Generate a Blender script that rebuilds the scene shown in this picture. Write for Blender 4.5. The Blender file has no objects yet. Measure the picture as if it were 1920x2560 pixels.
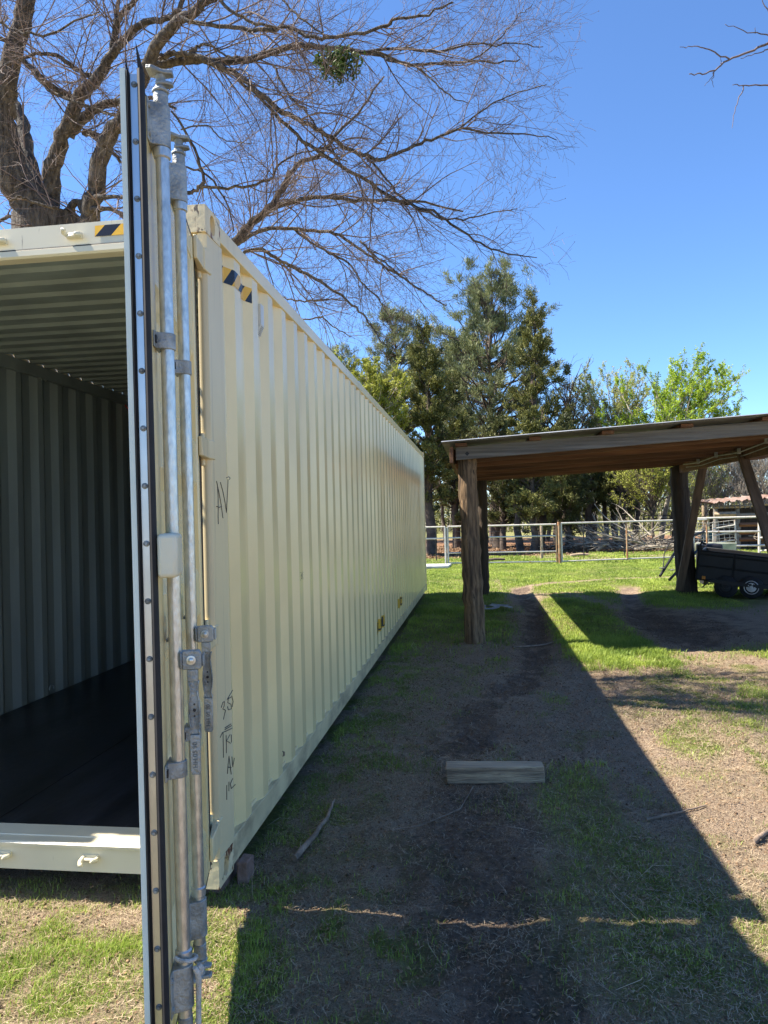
import bpy, bmesh, math, random
import numpy as np
from mathutils import Vector, Matrix
rng = np.random.default_rng(7); random.seed(7)
scene = bpy.context.scene
COL = scene.collection
PI = math.pi

# ---------------------------------------------------------------- camera
F_PX = 1780.8; YAW, PITCH, ROLL = 0.131801, 0.00792715, -0.0235326
CAM = np.array([1.12062, -2.89661, 1.54797])
def cam_axes():
    cy, sy = math.cos(YAW), math.sin(YAW)
    f = np.array([-sy, cy, 0.]); r = np.array([cy, sy, 0.]); u = np.array([0, 0, 1.])
    f2 = f*math.cos(PITCH)+u*math.sin(PITCH); u2 = u*math.cos(PITCH)-f*math.sin(PITCH)
    return r*math.cos(ROLL)+u2*math.sin(ROLL), u2*math.cos(ROLL)-r*math.sin(ROLL), f2
CR, CU, CF = cam_axes()
cd = bpy.data.cameras.new('camera'); cam = bpy.data.objects.new('camera', cd); COL.objects.link(cam)
cd.sensor_fit = 'HORIZONTAL'; cd.sensor_width = 36; cd.lens = F_PX/1920*36
cd.clip_start = 0.05; cd.clip_end = 2000
cam.matrix_world = Matrix([[CR[i], CU[i], -CF[i], CAM[i]] for i in range(3)]+[[0, 0, 0, 1]])
scene.camera = cam
GZ = -0.08

# ---------------------------------------------------------------- light
SUN_EL = math.radians(53.3)
SUN_DIR = Vector((math.cos(SUN_EL)*math.cos(math.radians(2.5)), math.cos(SUN_EL)*math.sin(math.radians(2.5)), -math.sin(SUN_EL)))  # travel
w = bpy.data.worlds.new('World'); scene.world = w; w.use_nodes = True
nt = w.node_tree; nt.nodes.clear()
sky = nt.nodes.new('ShaderNodeTexSky'); sky.sky_type = 'NISHITA'; sky.sun_disc = False
sky.sun_elevation = SUN_EL
sky.sun_rotation = math.atan2(-SUN_DIR.x, -SUN_DIR.y)
sky.air_density = 1.0; sky.dust_density = 0.0; sky.ozone_density = 9.0; sky.altitude = 900
bg = nt.nodes.new('ShaderNodeBackground'); bg.inputs[1].default_value = 0.083
wo = nt.nodes.new('ShaderNodeOutputWorld')
tint = nt.nodes.new('ShaderNodeMix'); tint.data_type = 'RGBA'; tint.blend_type = 'MULTIPLY'; tint.inputs[0].default_value = 1; tint.inputs[7].default_value = (.84, .89, .93, 1)
nt.links.new(sky.outputs[0], tint.inputs[6]); nt.links.new(tint.outputs[2], bg.inputs[0]); nt.links.new(bg.outputs[0], wo.inputs[0])
sl = bpy.data.lights.new('sun', 'SUN'); so = bpy.data.objects.new('sun', sl); COL.objects.link(so)
sl.energy = 4.3; sl.angle = math.radians(0.5); sl.color = (1.0, 0.90, 0.76)
so.rotation_euler = SUN_DIR.to_track_quat('-Z', 'Y').to_euler()
scene.view_settings.view_transform = 'Standard'; scene.view_settings.look = 'None'
scene.view_settings.exposure = 1.85; scene.view_settings.gamma = 1.0

# ---------------------------------------------------------------- helpers
def tag(o, label=None, cat=None, group=None, kind=None):
    if label: o['label'] = label
    if cat: o['category'] = cat
    if group: o['group'] = group
    if kind: o['kind'] = kind
    return o
WL = {}
def empty(name, loc, label, cat, group=None):
    o = bpy.data.objects.new(name, None); COL.objects.link(o); o.location = loc
    o.empty_display_size = 0.2
    WL[o.name] = np.array(loc, float); return tag(o, label, cat, group)
def link_mesh(name, me, mats, parent=None, loc=(0, 0, 0), smooth=False):
    for m in (mats if isinstance(mats, (list, tuple)) else [mats]): me.materials.append(m)
    o = bpy.data.objects.new(name, me); COL.objects.link(o)
    if parent is not None:
        base = WL[parent.name]; o.parent = parent
    else:
        base = np.array(loc, float); o.location = loc
    WL[o.name] = base
    n = len(me.vertices)
    if n and np.abs(base).sum() > 0:
        a = np.empty(n*3, np.float32); me.vertices.foreach_get('co', a)
        a = (a.reshape(-1, 3)-base).astype(np.float32).ravel(); me.vertices.foreach_set('co', a)
    if smooth is not False:
        me.shade_smooth()
        if smooth is not True: me.set_sharp_from_angle(angle=math.radians(smooth))
    me.update()
    return o
def np_mesh(name, V, F, mats, parent=None, loc=(0, 0, 0), attrs=None, smooth=False):
    """F: (n,k) uniform polygons"""
    V = np.asarray(V, np.float32); F = np.asarray(F, np.int32); k = F.shape[1]
    me = bpy.data.meshes.new(name)
    me.vertices.add(len(V)); me.vertices.foreach_set('co', V.ravel())
    me.loops.add(F.size); me.loops.foreach_set('vertex_index', F.ravel())
    me.polygons.add(len(F)); me.polygons.foreach_set('loop_start', np.arange(0, F.size, k, dtype=np.int32))
    me.update(calc_edges=True)
    if attrs:
        for an, (dom, arr) in attrs.items():
            a = me.attributes.new(an, 'FLOAT', dom); a.data.foreach_set('value', np.asarray(arr, np.float32))
    return link_mesh(name, me, mats, parent, loc, smooth)
def unit3(v): v = np.array(v, float); return v/np.linalg.norm(v)
class MB:
    def __init__(s, frame=None): s.v = []; s.f = []; s.mi = []; s.fr = frame; s.m = 0
    def T(s, p):
        p = np.asarray(p, float)
        if s.fr is None: return p
        return s.fr[0]+p[..., :1]*s.fr[1]+p[..., 1:2]*s.fr[2]+p[..., 2:3]*s.fr[3]
    def add(s, V, F):
        b = len(s.v); s.v.extend([tuple(x) for x in s.T(np.asarray(V, float))])
        s.f.extend([tuple(b+i for i in f) for f in F]); s.mi.extend([s.m]*len(F))
    def box(s, x0, x1, y0, y1, z0, z1):
        s.add([(x0, y0, z0), (x1, y0, z0), (x1, y1, z0), (x0, y1, z0), (x0, y0, z1), (x1, y0, z1), (x1, y1, z1), (x0, y1, z1)],
              [(0, 3, 2, 1), (4, 5, 6, 7), (0, 1, 5, 4), (1, 2, 6, 5), (2, 3, 7, 6), (3, 0, 4, 7)])
    def beam(s, p, q, wd, ht, up=(0, 0, 1)):
        p = np.array(p, float); q = np.array(q, float); d = q-p; d /= np.linalg.norm(d)
        r = np.cross(d, up); r /= np.linalg.norm(r); u = np.cross(r, d)
        V = [e+r*a*wd/2+u*b*ht/2 for e in (p, q) for a, b in ((-1, -1), (1, -1), (1, 1), (-1, 1))]
        s.add(V, [(0, 1, 2, 3)[::-1], (4, 5, 6, 7), (0, 1, 5, 4), (1, 2, 6, 5), (2, 3, 7, 6), (3, 0, 4, 7)])
    def tube(s, pts, rad, n=8, cap=True, ell=1.0):
        pts = np.array(pts, float); K = len(pts)
        rad = np.full(K, rad) if np.isscalar(rad) else np.array(rad, float)
        t = np.gradient(pts, axis=0); t /= np.linalg.norm(t, axis=1)[:, None]+1e-12
        u = np.cross(t[0], (0, 0, 1)); 
        if np.linalg.norm(u) < .1: u = np.cross(t[0], (0, 1, 0))
        u /= np.linalg.norm(u); V = []
        for i in range(K):
            u = u-t[i]*(u@t[i]); u /= np.linalg.norm(u); w_ = np.cross(t[i], u)
            for k in range(n):
                a = 2*PI*k/n; V.append(pts[i]+rad[i]*(u*math.cos(a)+w_*math.sin(a)*ell))
        F = [(i*n+k, i*n+(k+1) % n, (i+1)*n+(k+1) % n, (i+1)*n+k) for i in range(K-1) for k in range(n)]
        if cap: F += [tuple(range(n))[::-1], tuple((K-1)*n+k for k in range(n))]
        s.add(V, F)
    def cyl(s, p, q, r, n=12, r2=None): s.tube([p, q], [r, r if r2 is None else r2], n)
    def prism(s, poly, lo, hi, ax=2):
        """poly 2D outline, extruded along axis ax"""
        n = len(poly)
        def mk(a, b, c):
            return [(c, a, b), (a, c, b), (a, b, c)][ax]
        V = [mk(a, b, lo) for a, b in poly]+[mk(a, b, hi) for a, b in poly]
        s.add(V, [tuple(range(n))[::-1], tuple(range(n, 2*n))]+[(i, (i+1) % n, n+(i+1) % n, n+i) for i in range(n)])
    def build(s, name, mats, parent=None, loc=(0, 0, 0), smooth=False, bevel=0, seg=2, fixn=True):
        me = bpy.data.meshes.new(name); me.from_pydata([tuple(map(float, v)) for v in s.v], [], s.f)
        me.polygons.foreach_set('material_index', s.mi)
        if fixn:
            bm = bmesh.new(); bm.from_mesh(me); bmesh.ops.recalc_face_normals(bm, faces=bm.faces); bm.to_mesh(me); bm.free()
        o = link_mesh(name, me, mats, parent, loc, smooth)
        if bevel:
            b = o.modifiers.new('bevel', 'BEVEL'); b.width = bevel; b.segments = seg; b.limit_method = 'ANGLE'; b.angle_limit = math.radians(35)
            me.shade_smooth(); me.set_sharp_from_angle(angle=math.radians(50)); b.harden_normals = False
        return o
def P(u, v, d):   # point seen at photo pixel (u, v) at depth d metres
    return CAM+(CR*(u-960)/F_PX-CU*(v-1280)/F_PX+CF)*d
# ---- value noise
_pt = rng.random((256, 256))
def vnoise(x, y):
    x = np.asarray(x, float); y = np.asarray(y, float)
    xi = np.floor(x).astype(int); yi = np.floor(y).astype(int); fx = x-xi; fy = y-yi
    fx = fx*fx*(3-2*fx); fy = fy*fy*(3-2*fy)
    g = lambda a, b: _pt[a % 256, b % 256]
    return (g(xi, yi)*(1-fx)+g(xi+1, yi)*fx)*(1-fy)+(g(xi, yi+1)*(1-fx)+g(xi+1, yi+1)*fx)*fy
def fbm(x, y, o=4):
    r = 0; a = .5; t = 0
    for i in range(o):
        r = r+a*vnoise(x*2**i+17*i, y*2**i+31*i); t += a; a *= .5
    return r/t

# ---------------------------------------------------------------- materials
def mat(name, col, rough=.6, metal=0., var=.15, scale=6., bump=0., bscale=40., col2=None, spec=.5, coat=0, stretch=(1, 1, 1), bdist=.02):
    m = bpy.data.materials.new(name); m.use_nodes = True; n = m.node_tree; b = n.nodes['Principled BSDF']
    b.inputs['Roughness'].default_value = rough; b.inputs['Metallic'].default_value = metal
    b.inputs['Specular IOR Level'].default_value = spec
    if coat: b.inputs['Coat Weight'].default_value = coat; b.inputs['Coat Roughness'].default_value = .15
    tc = n.nodes.new('ShaderNodeTexCoord'); mp = n.nodes.new('ShaderNodeMapping'); mp.inputs['Scale'].default_value = stretch
    n.links.new(tc.outputs['Object'], mp.inputs[0])
    no = n.nodes.new('ShaderNodeTexNoise'); no.inputs['Scale'].default_value = scale; no.inputs['Detail'].default_value = 6
    n.links.new(mp.outputs[0], no.inputs['Vector'])
    cr = n.nodes.new('ShaderNodeValToRGB')
    c2 = col2 if col2 else tuple(c*(1-var*2) for c in col)
    c1 = col if col2 else tuple(min(1, c*(1+var)) for c in col)
    cr.color_ramp.elements[0].position = .35; cr.color_ramp.elements[1].position = .65
    cr.color_ramp.elements[0].color = (*c2, 1); cr.color_ramp.elements[1].color = (*c1, 1)
    n.links.new(no.outputs[0], cr.inputs[0]); n.links.new(cr.outputs[0], b.inputs['Base Color'])
    m['ramp'] = cr.name
    if bump:
        n2 = n.nodes.new('ShaderNodeTexNoise'); n2.inputs['Scale'].default_value = bscale; n2.inputs['Detail'].default_value = 5
        n.links.new(mp.outputs[0], n2.inputs['Vector'])
        bp = n.nodes.new('ShaderNodeBump'); bp.inputs['Strength'].default_value = bump; bp.inputs['Distance'].default_value = bdist
        n.links.new(n2.outputs[0], bp.inputs['Height']); n.links.new(bp.outputs[0], b.inputs['Normal'])
    return m
def overlay(m, col, scale, lo, hi, stretch=(1, 1, 1), amount=1., rough=None, kind='noise'):
    """mix a second colour over a material where a stretched noise is high (dirt streaks, rust, chips)"""
    n = m.node_tree; b = n.nodes['Principled BSDF']; src = b.inputs['Base Color'].links[0].from_socket
    tc = n.nodes.new('ShaderNodeTexCoord'); mp = n.nodes.new('ShaderNodeMapping'); mp.inputs['Scale'].default_value = stretch
    n.links.new(tc.outputs['Object'], mp.inputs[0])
    no = n.nodes.new('ShaderNodeTexNoise'); no.inputs['Scale'].default_value = scale; no.inputs['Detail'].default_value = 8; no.inputs['Roughness'].default_value = .65
    n.links.new(mp.outputs[0], no.inputs['Vector'])
    mr = n.nodes.new('ShaderNodeMapRange'); mr.inputs[1].default_value = lo; mr.inputs[2].default_value = hi; mr.inputs[4].default_value = amount
    n.links.new(no.outputs[0], mr.inputs[0])
    mx = n.nodes.new('ShaderNodeMix'); mx.data_type = 'RGBA'
    n.links.new(mr.outputs[0], mx.inputs[0]); n.links.new(src, mx.inputs[6]); mx.inputs[7].default_value = (*col, 1)
    n.links.new(mx.outputs[2], b.inputs['Base Color'])
    return m
def leafmat(name, c_dark, c_light, trans=.3, rough=.55, attr='v'):
    m = bpy.data.materials.new(name); m.use_nodes = True; n = m.node_tree; b = n.nodes['Principled BSDF']
    b.inputs['Roughness'].default_value = rough; b.inputs['Specular IOR Level'].default_value = .25
    at = n.nodes.new('ShaderNodeAttribute'); at.attribute_name = attr
    cr = n.nodes.new('ShaderNodeValToRGB'); cr.color_ramp.elements[0].color = (*c_dark, 1); cr.color_ramp.elements[1].color = (*c_light, 1)
    n.links.new(at.outputs['Fac'], cr.inputs[0]); n.links.new(cr.outputs[0], b.inputs['Base Color'])
    if trans:
        tr = n.nodes.new('ShaderNodeBsdfTranslucent'); mx = n.nodes.new('ShaderNodeMixShader'); mx.inputs[0].default_value = trans
        n.links.new(cr.outputs[0], tr.inputs[0]); n.links.new(b.outputs[0], mx.inputs[1]); n.links.new(tr.outputs[0], mx.inputs[2])
        n.links.new(mx.outputs[0], n.nodes['Material Output'].inputs[0])
    return m
CREAM = (.86, .70, .36)
M = {}
M['paint'] = mat('cream_paint', CREAM, .27, 0, .05, 1.5, .05, 3, spec=.6, coat=.25)
overlay(M['paint'], (.66, .53, .28), 1.2, .45, .75, (1, 1, .35), .5)
overlay(M['paint'], (.30, .26, .17), 3, .60, .85, (1, 1, .06), .45)
overlay(M['paint'], (.10, .07, .05), 40, .74, .78, (1, 1, .5), .8)
M['rail'] = mat('shade_darkened_muddy_cream', (.66, .55, .32), .42, 0, .1, 5, .05, 8)  # base darkened to imitate the rail's shading; mud blotches go over it
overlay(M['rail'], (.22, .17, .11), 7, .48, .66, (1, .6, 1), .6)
M['post'] = mat('scuffed_cream_paint', (.78, .65, .38), .38, 0, .05, 3, .12, 6, spec=.5, stretch=(1, 1, .2))
overlay(M['post'], (.22, .19, .14), 14, .60, .70, (3, 3, .03), .55)
overlay(M['post'], (.07, .06, .05), 12, .70, .74, (2, 2, .25), .9)
M['cast'] = mat('worn_cream_casting', (.76, .63, .38), .5, 0, .08, 6, .2, 14)
overlay(M['cast'], (.16, .05, .02), 10, .54, .60, (1, 1, .5), 1)
overlay(M['cast'], (.04, .02, .015), 24, .60, .63, (1, 1, .6), .9)
M['casthole'] = mat('painted_sunlit_backing', (.55, .38, .12), .7, 0, .2, 12)  # yellow colour stands in for sunlit cream seen through the hole
M['header'] = mat('cream_frame_paint', (.62, .57, .42), .32, 0, .04, 2, .05, 5, coat=.2)
overlay(M['header'], (.14, .11, .08), 30, .66, .74, (1, 1, .12), .7)
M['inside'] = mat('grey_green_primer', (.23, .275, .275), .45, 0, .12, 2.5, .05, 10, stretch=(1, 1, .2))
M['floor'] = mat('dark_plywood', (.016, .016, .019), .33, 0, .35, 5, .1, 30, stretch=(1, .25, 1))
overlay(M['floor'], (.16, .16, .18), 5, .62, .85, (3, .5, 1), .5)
M['galv'] = mat('galvanized_steel', (.62, .63, .60), .33, .8, .10, 70, .10, 120, stretch=(1, 1, .4))
M['galvcast'] = mat('cast_galvanized_steel', (.36, .38, .37), .55, .55, .2, 16, .35, 90)
M['galvdark'] = mat('shadowed_casting_marks', (.16, .17, .165), .6, .5, .1, 16)
M['rubber'] = mat('black_rubber', (.012, .012, .014), .75, 0, .2, 20)
M['alu'] = mat('aluminium_strip', (.60, .62, .62), .34, .95, .05, 8)
M['mint'] = mat('pale_grey_edge_paint', (.66, .72, .64), .4, 0, .04, 6)
M['ink'] = mat('black_marker', (.02, .02, .02), .5, 0, 0)
M['decal'] = mat('black_decal', (.025, .025, .03), .4, 0, 0)
M['yellow'] = mat('yellow_decal', (.62, .36, .02), .4, 0, .06)
M['plastic'] = mat('cream_plastic', (.66, .62, .46), .45, 0, .04, 9, .15, 25)
M['vent'] = mat('white_vent', (.62, .63, .60), .4, 0, .05)
M['rope'] = mat('white_rope', (.55, .53, .48), .8, 0, .15, 60, .5, 200)
M['red'] = mat('red_strap', (.75, .05, .03), .6)
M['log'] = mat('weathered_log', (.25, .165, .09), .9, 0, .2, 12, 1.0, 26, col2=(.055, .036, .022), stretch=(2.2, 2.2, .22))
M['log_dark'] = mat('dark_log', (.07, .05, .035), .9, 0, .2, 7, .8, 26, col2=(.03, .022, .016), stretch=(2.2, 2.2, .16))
M['greywood'] = mat('grey_weathered_board', (.20, .185, .16), .8, 0, .2, 5, .4, 22, col2=(.11, .10, .088), stretch=(.25, 3, 7))
M['brownwood'] = mat('reddish_brown_board', (.22, .105, .05), .7, 0, .2, 4, .3, 20, col2=(.11, .05, .025), stretch=(.3, 3, 6))
M['brownwood2'] = mat('dark_brown_board', (.15, .075, .035), .7, 0, .2, 4, .3, 20, col2=(.07, .032, .016), stretch=(.3, 3, 6))
M['bracewood'] = mat('brace_lumber', (.16, .105, .065), .75, 0, .2, 4, .3, 20, col2=(.08, .05, .03), stretch=(4, .6, .6))
M['timber'] = mat('grey_timber', (.52, .40, .26), .85, 0, .2, 5, .8, 24, col2=(.18, .14, .10), stretch=(.3, 5, 7))
overlay(M['timber'], (.05, .04, .03), 5, .62, .66, (.5, 9, 16), .9)
overlay(M['greywood'], (.05, .042, .035), 4, .62, .67, (.4, 6, 12), .8)
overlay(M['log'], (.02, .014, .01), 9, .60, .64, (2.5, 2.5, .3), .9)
M['tin'] = mat('corrugated_roof_tin', (.42, .43, .42), .4, .6, .2, 3)
M['rusttin'] = mat('rusty_roof_tin', (.17, .095, .07), .7, .2, .3, 3, col2=(.24, .19, .17))
M['white_pipe'] = mat('white_painted_pipe', (.52, .50, .44), .45, 0, .08, 8)
overlay(M['white_pipe'], (.22, .10, .04), 7, .58, .66, (1, 1, 1), .9)
M['rustpipe'] = mat('rusty_pipe', (.40, .30, .18), .6, 0, .3, 5, col2=(.28, .11, .04))
M['blackmetal'] = mat('black_painted_metal', (.012, .012, .014), .5, 0, .2, 6)
M['chrome'] = mat('white_steel_rim', (.60, .60, .60), .3, .3, .1, 10)
M['bark'] = mat('grey_brown_bark', (.125, .11, .092), .95, 0, .2, 16, 1.0, 34, col2=(.035, .028, .022), stretch=(1.8, 1.8, .5), bdist=.05)
M['twig'] = mat('purple_brown_twigs', (.14, .105, .095), .75, 0, .2, 2)
M['darkbark'] = mat('dark_conifer_bark', (.085, .065, .05), .9, 0, .25, 5, .6, 14)
M['greybark'] = mat('pale_grey_bark', (.30, .27, .22), .9, 0, .25, 5)
M['stick'] = mat('dry_stick', (.24, .18, .13), .85, 0, .25, 12, .4, 60)
M['conduit'] = mat('grey_conduit', (.50, .50, .48), .5)
M['slate'] = mat('pale_concrete', (.50, .50, .50), .8, 0, .15, 5)
M['trough'] = mat('galvanized_trough', (.30, .33, .25), .5, .3, .2, 3)
M['bluebarrel'] = mat('teal_plastic', (.02, .10, .11), .5)
M['blockwood'] = mat('pinkish_wood_block', (.22, .14, .11), .85, 0, .2, 10, .5, 40)
M['scrap'] = mat('grey_scrap_sheet', (.28, .29, .29), .6, 0, .2, 10)
M['orange'] = mat('orange_reflector', (.7, .25, .03), .3)
L = {}
L['cedar'] = leafmat('cedar_foliage', (.045, .055, .018), (.20, .205, .06), .2)
L['cedar_dark'] = leafmat('dark_cedar_foliage', (.035, .045, .016), (.14, .15, .05), .2)
L['pine'] = leafmat('pine_foliage', (.07, .095, .045), (.26, .29, .13), .2)
L['spring'] = leafmat('spring_green_leaves', (.17, .28, .02), (.46, .60, .06), .5)
L['yellowgreen'] = leafmat('yellow_green_leaves', (.19, .22, .03), (.42, .44, .09), .45)
L['pale'] = leafmat('pale_new_leaves', (.24, .29, .07), (.46, .48, .16), .45)
L['mistletoe'] = leafmat('mistletoe_leaves', (.03, .06, .012), (.09, .16, .035), .2)
L['grass'] = leafmat('grass_blades', (.11, .19, .03), (.44, .54, .10), .35, .5)
L['straw'] = leafmat('dry_straw', (.17, .12, .075), (.58, .48, .33), .1, .7)
L['leaf'] = leafmat('dead_leaves', (.08, .045, .025), (.30, .20, .12), .1, .7)

def tape_mat():
    m = bpy.data.materials.new('hazard_tape'); m.use_nodes = True; n = m.node_tree; b = n.nodes['Principled BSDF']
    b.inputs['Roughness'].default_value = .25
    tc = n.nodes.new('ShaderNodeTexCoord'); sx = n.nodes.new('ShaderNodeSeparateXYZ'); n.links.new(tc.outputs['Object'], sx.inputs[0])
    ad = n.nodes.new('ShaderNodeMath'); ad.operation = 'ADD'; n.links.new(sx.outputs[0], ad.inputs[0]); n.links.new(sx.outputs[1], ad.inputs[1])
    z = n.nodes.new('ShaderNodeMath'); z.operation = 'SUBTRACT'; n.links.new(ad.outputs[0], z.inputs[0]); n.links.new(sx.outputs[2], z.inputs[1])
    dv = n.nodes.new('ShaderNodeMath'); dv.operation = 'MULTIPLY'; dv.inputs[1].default_value = 1/.15; n.links.new(z.outputs[0], dv.inputs[0])
    fr = n.nodes.new('ShaderNodeMath'); fr.operation = 'FRACT'; n.links.new(dv.outputs[0], fr.inputs[0])
    gt = n.nodes.new('ShaderNodeMath'); gt.operation = 'GREATER_THAN'; gt.inputs[1].default_value = .5; n.links.new(fr.outputs[0], gt.inputs[0])
    mx = n.nodes.new('ShaderNodeMix'); mx.data_type = 'RGBA'; mx.inputs[6].default_value = (.010, .010, .012, 1); mx.inputs[7].default_value = (.75, .42, .03, 1)
    n.links.new(gt.outputs[0], mx.inputs[0]); n.links.new(mx.outputs[2], b.inputs['Base Color']); return m
M['tape'] = tape_mat()

# ---------------------------------------------------------------- ground cover fields (world x, y)
def seg_d(x, y, pts):
    d = np.full(np.shape(x), 1e9)
    for (ax, ay), (bx, by) in zip(pts[:-1], pts[1:]):
        vx, vy = bx-ax, by-ay; t = np.clip(((x-ax)*vx+(y-ay)*vy)/(vx*vx+vy*vy), 0, 1)
        d = np.minimum(d, np.hypot(x-ax-t*vx, y-ay-t*vy))
    return d
def ss(a, b, x): t = np.clip((x-a)/(b-a), 0, 1); return t*t*(3-2*t)
def ell(x, y, cx, cy, rx, ry, soft=.35):
    return 1-ss(1-soft, 1+soft, np.hypot((x-cx)/rx, (y-cy)/ry))
T1 = [(2.0, 13.0), (1.95, 11.5), (2.05, 9.3), (1.85, 7), (1.72, 5.2), (1.45, 4)]
T1b = [(1.45, 4), (1.05, 2.9), (.98, 2.1)]
T1c = [(1.02, 1.2), (1.1, .4), (1.15, -.3), (1.2, -1.5)]
T2 = [(4.3, 13), (3.95, 11.3), (3.75, 9.8), (3.6, 7.6), (3.7, 6.2)]
ARC = [(1.9, 12.4), (2.2, 13.4), (2.9, 14.3), (4.2, 15.0), (6.5, 15.6)]
def fields(x, y):
    x = np.asarray(x, float); y = np.asarray(y, float)
    n1 = fbm(x*1.3+5, y*1.3+9); n2 = fbm(x*4+50, y*4+20); n3 = fbm(x*.5+80, y*.5+3)
    wob = (n2-.5)*.5
    g = np.zeros_like(x); st = np.zeros_like(x); mud = np.zeros_like(x)
    lawn = ss(11.6, 12.8, y+wob+.6*(x > 3.2)-np.where(x < 1.6, 3.0, 0))
    g = np.maximum(g, lawn*.95)
    g = np.maximum(g, ell(x, y, 2.65, 8.1, .62, 3.4, .2)*1.0)        # island between the ruts
    g = np.maximum(g, ell(x, y, 2.75, 5.4, .62, .7, .25)*.95)
    g = np.maximum(g, ell(x, y, 4.9, 11.0, 1.5, 1.5)*.95)            # round the rear post
    g = np.maximum(g, ell(x, y, 4.45, 5.75, .55, .5)*.9)
    g = np.maximum(g, ss(5.2, 8, y+wob*2)*(x < 1.7)*(1-ss(1.3, 1.8, x))*.85)
    g = np.maximum(g, (1-ss(.25, .95, x+wob))*(x > -.3)*(.42+.3*(n1 > .5)))
    g = np.maximum(g, ell(x, y, 1.62, 1.25, .2, .55)*.8)
    g = np.maximum(g, ell(x, y, 1.75, .2, .40, .75)*.62)
    g = np.maximum(g, ell(x, y, 2.1, -.3, .6, .6)*.5)
    g = np.maximum(g, ell(x, y, .45, -.35, .5, .35)*.65)
    g = np.maximum(g, ell(x, y, 2.55, 2.35, .2, .35)*.75)
    g = np.maximum(g, ell(x, y, 2.95, 1.5, .3, .4)*.5*n2*1.6)
    rightz = ss(2.0, 2.5, x)*(y < 5)*(y > -2)
    g = np.maximum(g, rightz*ss(.42, .56, n1)*.75)
    g = np.maximum(g, (x < .25)*(y < .15)*(.25+.75*ss(.40, .58, n1)))
    g = np.maximum(g, .22*ss(.5, .65, n2)*(y < 12))
    # ruts and bare earth
    strong = np.maximum(ell(x, y, 1.62, 1.15, .22, .62)*.95, ell(x, y, 1.78, .15, .42, .7)*.75)
    strong = np.maximum(strong, np.maximum(ell(x, y, 2.55, 2.35, .2, .38)*.9, ell(x, y, 2.05, -.2, .5, .5)*.6))
    rut = np.exp(-(seg_d(x, y, T1)/.22)**2); rut2 = np.exp(-(seg_d(x, y, T2)/.30)**2)
    rb = np.exp(-(seg_d(x, y, T1b)/.22)**2); rc = np.exp(-(seg_d(x, y, T1c)/.30)**2)
    arc = np.exp(-(seg_d(x, y, ARC)/.16)**2)
    n9 = fbm(x*8+11, y*6+2, 5); n30 = fbm(x*26, y*26+9, 3)
    mb_ = np.clip(rut*.85+rb*.75+rc*.85+rut2*.6+.5*ell(x, y, 4.2, 7.9, 1.0, 1.9)+arc*.35+.30*ell(x, y, .9, .9, 1.0, 2.2, .6), 0, 1)
    mud = ss(.30, .62, mb_*.85+(n9-.5)*1.5+(n30-.5)*.35)*np.clip(mb_*1.6, 0, 1)*np.clip(.35+.8*n2, 0, .85)
    bare = np.clip(rut*1.2+rut2*1.2+rb*.8+rc*.7+arc*1.1+1.1*ell(x, y, 4.5, 7.6, 1.3, 1.7)+.9*ell(x, y, 1.3, 2.6, .35, .5), 0, 1)
    g = g*(1-bare)
    near = (y < 5.5)
    g = np.where(near, g*(.25+1.35*ss(.42, .60, n9*.6+n2*.4)), g)
    st = np.clip(.38+.8*ss(.4, .65, n1)*(y < 5)+.35*rightz-.2*bare, .03, 1)
    st = np.where(x < .25, np.where(y < .15, .8, st), st)
    st = np.where(y > 5, .12, st)
    # beyond the pipe fence: leaf litter
    far = ss(24.2, 25.6, y-(x > 5)*1.2+(n3-.5)*3-(x-2)*.12)
    g = g*(1-far*.97); litter = far*(1-ss(44, 50, y))
    g = np.where(y > 42, np.maximum(g, ss(44, 50, y)*.8), g)
    g = np.maximum(g, strong*np.clip(.35+1.1*n2, 0, 1))
    dry = ss(21.5, 22.5, y)*(1-far)*ss(.45, .6, fbm(x*.8, y*1.5))
    g = g*(1-.6*dry)
    return g, st, mud, litter
def gheight(x, y):
    h = (fbm(x*1.1, y*1.1)-.5)*.05+(fbm(x*7+9, y*7)-.5)*.034+(fbm(x*21, y*21+4, 3)-.5)*.030*ss(12, 5, y)
    fade = (1-ss(14, 26, y))
    g, st, mud, li = fields(x, y)
    rut = np.exp(-(seg_d(x, y, T1)/.2)**2)*.05+np.exp(-(seg_d(x, y, T2)/.26)**2)*.05+np.exp(-(seg_d(x, y, T1c)/.25)**2)*.03
    h = h+.055*np.exp(-((x-1.035)**2+(y-6.1)**2)/.06)+.04*np.exp(-((x-5.1)**2+(y-11.6)**2)/.12)
    near_c = (x > -2.7)*(x < .25)*(y > -.1)*(y < 12.4)
    h = h-rut+mud*(fbm(x*14, y*9+7, 3)-.5)*.05
    h = np.where(near_c, np.minimum(h, .0), h)
    return GZ+h*fade
# ---------------------------------------------------------------- ground sheet
def axis(segs):
    out = []
    for a, b, s in segs: out.append(np.arange(a, b, s))
    out.append([segs[-1][1]]); return np.concatenate(out)
gx = np.unique(np.concatenate([np.linspace(-400, -30, 12), axis([(-30, -6, 1.5), (-6, -1.6, .2), (-1.6, 3.4, .019), (3.4, 8, .08), (8, 30, 1.0)]), np.linspace(40, 400, 12)]))
gy = np.unique(np.concatenate([np.linspace(-60, -5, 8), axis([(-5, -1.2, .3), (-1.2, 5, .019), (5, 14, .06), (14, 28, .2), (28, 60, 1.5)]), np.linspace(70, 900, 16)]))
GX, GY = np.meshgrid(gx, gy, indexing='ij'); nx, ny = GX.shape
gxy = (GX.ravel(), GY.ravel()); gv = np.stack([gxy[0], gxy[1], gheight(*gxy)], 1)
idx = np.arange(nx*ny).reshape(nx, ny)
gf = np.stack([idx[:-1, :-1].ravel(), idx[1:, :-1].ravel(), idx[1:, 1:].ravel(), idx[:-1, 1:].ravel()], 1)
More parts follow.
